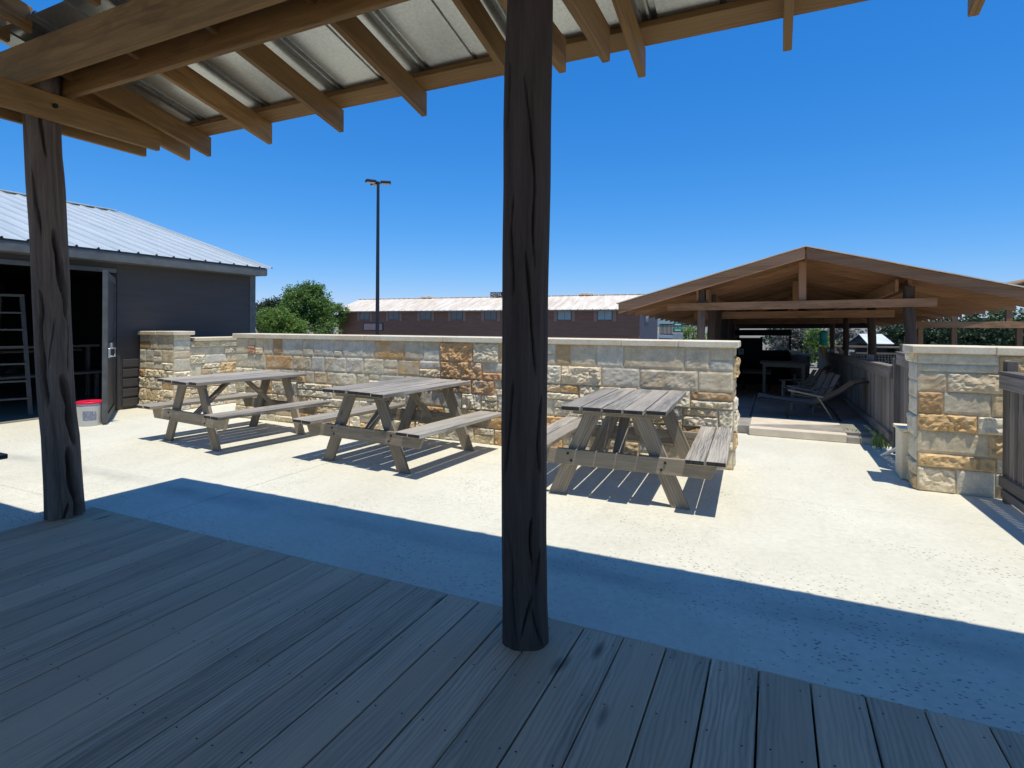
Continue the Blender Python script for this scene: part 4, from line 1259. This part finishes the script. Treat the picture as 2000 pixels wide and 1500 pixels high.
lp = empty('street_lamp', (-19.28, 24.1, -0.6)); tag(lp, 'tall dark parking lot lamp with three heads on one pole', 'street lamp')
m = MB(); m.tube([(0, 0, 0), (0, 0, 3), (0, 0, 9.75)], [0.105, 0.1, 0.075], 14); m.build('pole', 'bronze', lp)
rd_ = V((cos(YAW), sin(YAW), 0)); fd_ = V((-sin(YAW), cos(YAW), 0))
for d_, L_ in ((rd_ * -0.85 - fd_ * 0.5, 1), (rd_ * -0.6 + fd_ * 0.8, 1), (rd_ * 0.97 + fd_ * 0.2, 1)):
    d_ = d_.normalized()
    m = MB(); m.beam(V((0, 0, 9.68)), V((0, 0, 9.70)) + d_ * 0.2, 0.06, 0.05); m.build('arm', 'bronze', lp)
    m = MB(); sd_ = V((-d_.y, d_.x, 0))
    m.box(V((0, 0, 9.72)) + d_ * 0.40, (0.27, 0.18, 0.075), (d_, sd_, Z), b=0.04)
    hd = m.build('lamp_head', 'bronze', lp)
    m = MB(); m.box(V((0, 0, 9.638)) + d_ * 0.40, (0.22, 0.14, 0.012), (d_, sd_, Z), b=0.004); m.build('lens', 'lens', hd)
# framed dark board below the motel windows
m = MB(); m.box((-42.2, 52.0, 1.2), (1.5, 0.06, 0.5), b=0.02)
o = m.build('notice_frame', 'bronze'); tag(o, 'dark framed low board standing in front of the left end of the motel', 'board')
m = MB(); m.box((-42.2, 51.93, 1.15), (1.3, 0.01, 0.36), b=0.004); m.build('panel', 'motelend', o)
# walkway railing and street sign right of the motel
def at(px_, dep, z=0.0):
    u = (px_ - 1000) / 1090
    return V((-sin(YAW) + cos(YAW) * u, cos(YAW) + sin(YAW) * u, 0)) * dep + Z * z
rl = empty('walkway_railing', (0, 0, 0)); tag(rl, 'dark raised walkway railing to the right of the motel end', 'railing')
a, b_ = at(1289, 54), at(1345, 50)
for zz in (1.55 + 0.05, 0.65):
    m = MB(); m.beam(a + Z * zz, b_ + Z * zz, 0.08, 0.1); m.build('rail', 'bronze', rl)
m = MB()
for k in range(22):
    p = a.lerp(b_, k / 21); m.box(p + Z * 1.12, (0.45, 0.035, 0.035), (Z, X, Y), b=0.004)
m.build('balusters', 'bronze', rl)
m = MB(); m.beam(a + Z * 0.45, b_ + Z * 0.45, 0.4, 0.3); m.build('walkway_edge', 'whitepaint', rl)
m = MB(); m.beam(a + Z * -0.1, b_ + Z * -0.1, 0.3, 0.8); m.build('skirt', 'shutter', rl)
ss = empty('street_sign', (0, 0, 0)); tag(ss, 'green street name sign above a grey board right of the motel', 'sign')
p = at(1324, 30); ds = V((cos(YAW - 0.3), sin(YAW - 0.3), 0)); dn_ = V((-ds.y, ds.x, 0))
for zz in (1.55, 1.25): 
    m = MB(); m.box(p + Z * zz, (0.24, 0.02, 0.11), (ds, dn_, Z), b=0.01); m.build('name_plate', 'green', ss)
    m = MB(); m.box(p + Z * zz - dn_ * 0.024, (0.15, 0.002, 0.03), (ds, dn_, Z), b=0.0005); m.build('lettering_strip', 'whitepaint', ss)
m = MB(); m.box(p + Z * 0.85, (0.26, 0.02, 0.25), (ds, dn_, Z), b=0.05); m.build('lower_plate', 'aluminium', ss)
m = MB(); m.tube([p + dn_ * 0.04 + Z * -0.6, p + dn_ * 0.04 + Z * 1.6], 0.03, 8); m.build('post', 'aluminium', ss)
# ------------------------------------------------------------------ trees
def crown_mesh(name, blobs, n, size, mat, parent, seed, holes=0.25):
    """leaf cards in clumps spread through lumpy blobs: (centre, radii)"""
    r = random.Random(seed)
    vs, fs, va = [], [], []
    vol = [b[1][0] * b[1][1] * b[1][2] for b in blobs]; tot = sum(vol)
    for (c, rad), vv in zip(blobs, vol):
        cl = max(6, int(n * vv / tot / 34))
        for k in range(cl):
            while True:
                d = V((r.gauss(0, 1), r.gauss(0, 1), r.gauss(0, 1))).normalized()
                q = r.random() ** 0.4
                lump = 1 + 0.3 * noise.noise(d * 2.1 + V((seed, c[0], 0)))
                if noise.noise(d * 3.3 + V((c[2], seed, 1))) > -holes * 1.2 or r.random() < 0.35: break
            p = V((d.x * rad[0], d.y * rad[1], d.z * rad[2])) * q * lump + V(c)
            cv = r.random()
            cs = size * r.uniform(1.6, 3.2)
            for j in range(34):
                o = V((r.gauss(0, 1), r.gauss(0, 1), r.gauss(0, 0.7))) * cs * 0.62
                nn = V((r.gauss(0, 1), r.gauss(0, 1), r.gauss(0.6, 1))).normalized()
                a = nn.orthogonal().normalized(); b_ = nn.cross(a)
                th = r.random() * pi
                a, b_ = a * cos(th) + b_ * sin(th), b_ * cos(th) - a * sin(th)
                sz = size * r.uniform(0.55, 1.1)
                pc = p + o
                i0 = len(vs)
                vs += [tuple(pc - a * sz), tuple(pc + b_ * sz * 0.5), tuple(pc + a * sz), tuple(pc - b_ * sz * 0.5)]
                fs.append((i0, i0 + 1, i0 + 2, i0 + 3))
                v_ = min(1, max(0, 0.5 * cv + 0.5 * r.random()))
                va += [v_] * 4
    m = MB(); m.add(vs, fs, 0, [(0, 0, 0)] * len(vs), va)
    return m.build(name, mat, parent)
def tree(label, x, y, z0, hgt, blobs, n, size, mat, seed, trunk_r=0.2, group=None):
    root = empty('tree', (x, y, z0)); tag(root, label, 'tree', group)
    m = MB(); r = random.Random(seed)
    m.tube([(0, 0, 0), (0.05, 0.03, hgt * 0.25), (-0.05, 0.05, hgt * 0.5), (0.02, 0, hgt * 0.85)], [trunk_r, trunk_r * 0.8, trunk_r * 0.55, trunk_r * 0.1], 10)
    for (c, rad) in blobs[:6]:
        m.tube([(0, 0, hgt * 0.28), (c[0] * 0.5, c[1] * 0.5, hgt * 0.28 + (c[2] - hgt * 0.28) * 0.6), c], [trunk_r * 0.5, trunk_r * 0.3, trunk_r * 0.06], 8)
    m.build('trunk', 'bark', root)
    crown_mesh('crown', blobs, n, size, mat, root, seed)
    return root
tree('large rounded green tree left of the motel', -34.3, 33.6, -0.6, 5.2,
     [((0.15, 0, 3.75), (1.9, 1.9, 1.55)), ((-1.0, 0.2, 4.5), (0.95, 1.0, 0.75)), ((0.75, 0, 4.65), (1.05, 1.0, 0.75)), ((1.5, 0.3, 3.1), (1.1, 1.1, 1.0)), ((-1.3, -0.2, 3.0), (1.0, 1.0, 0.9)), ((0.2, -0.3, 2.2), (1.7, 1.2, 0.9)), ((-1.9, 0, 2.6), (1.2, 1.0, 1.1)), ((2.2, 0, 1.6), (1.1, 0.9, 1.1))], 23000, 0.11, 'leaf', 3, 0.22)
tree('pale green lower tree in front of the large tree by the shed corner', -33.4, 30.2, -0.6, 3.1,
     [((0.2, 0, 2.1), (1.5, 1.2, 1.0)), ((-1.0, 0, 2.4), (0.9, 0.8, 0.85)), ((1.4, 0.1, 1.7), (0.9, 0.8, 0.85)), ((0.6, 0, 2.75), (0.75, 0.7, 0.5)), ((1.9, 0, 1.5), (1.0, 0.8, 0.9))], 13000, 0.10, 'leafyellow', 5, 0.12)
tree('darker green tree behind the slate shed corner', -38.5, 34.0, -0.6, 4.3,
     [((0, 0, 3.0), (1.6, 1.4, 1.25)), ((0.9, 0, 3.6), (0.8, 0.8, 0.6)), ((0.3, 0, 1.8), (1.8, 1.3, 0.9))], 9000, 0.12, 'leafdark', 6, 0.16)
tree('small distant tree against the left end of the motel roof', -54.0, 58.0, -0.6, 5.2,
     [((0, 0, 4.4), (1.4, 1.2, 0.8)), ((1.5, 0, 4.0), (1.2, 1.0, 0.7)), ((-1.4, 0, 3.6), (1.3, 1.0, 0.8)), ((-0.3, 0, 2.6), (2.4, 1.5, 1.2))], 7000, 0.15, 'leaf', 9, 0.15)
def rt(label, px_, dep, top, wid, mat, seed, n=7000, size=0.10, base=-0.8):
    p = at(px_, dep)
    h = top - base
    tree(label, p.x, p.y, base, h, [((0, 0, h * 0.62), (wid, wid, h * 0.36)), ((wid * 0.5, 0, h * 0.45), (wid * 0.7, wid * 0.7, h * 0.32)), ((-wid * 0.55, 0.1, h * 0.42), (wid * 0.7, wid * 0.7, h * 0.32)), ((0, 0, h * 0.25), (wid * 0.9, wid * 0.8, h * 0.22))], n, size, mat, seed, 0.12, 'trees beyond the pavilion')
rt('dark cedar seen between the two right shelter posts', 1830, 27, 2.1, 1.1, 'leafdark', 21)
rt('dark cedar behind the second shelter toward the right edge', 1915, 24, 2.3, 1.3, 'leafdark', 22)
rt('olive green tree showing above the second shelter beam', 1945, 34, 3.4, 1.6, 'leaf', 23)
rt('dark cedar at the right edge behind the second shelter', 2010, 26, 2.4, 1.4, 'leafdark', 24)
rt('dark green cedar right of the little tool shed', 1752, 30, 1.9, 1.0, 'leafdark', 25)
rt('grey dry brushy tree seen through the pavilion beside the partition', 1556, 30, 2.0, 0.95, 'leafgrey', 26)
rt('grey leafless looking tree behind the bird feeder', 1640, 34, 2.0, 1.0, 'leafgrey', 27)
rt('bright yellow green tree directly behind the bird feeder', 1600, 28, 2.0, 0.5, 'leafyellow', 28, 1500)
rt('dark evergreen framed in the partition opening', 1520, 33, 1.9, 0.6, 'leafdark', 29, 2000)
rt('green bush seen left of the pavilion corner posts', 1355, 36, 1.7, 1.0, 'leafyellow', 30, 2500)
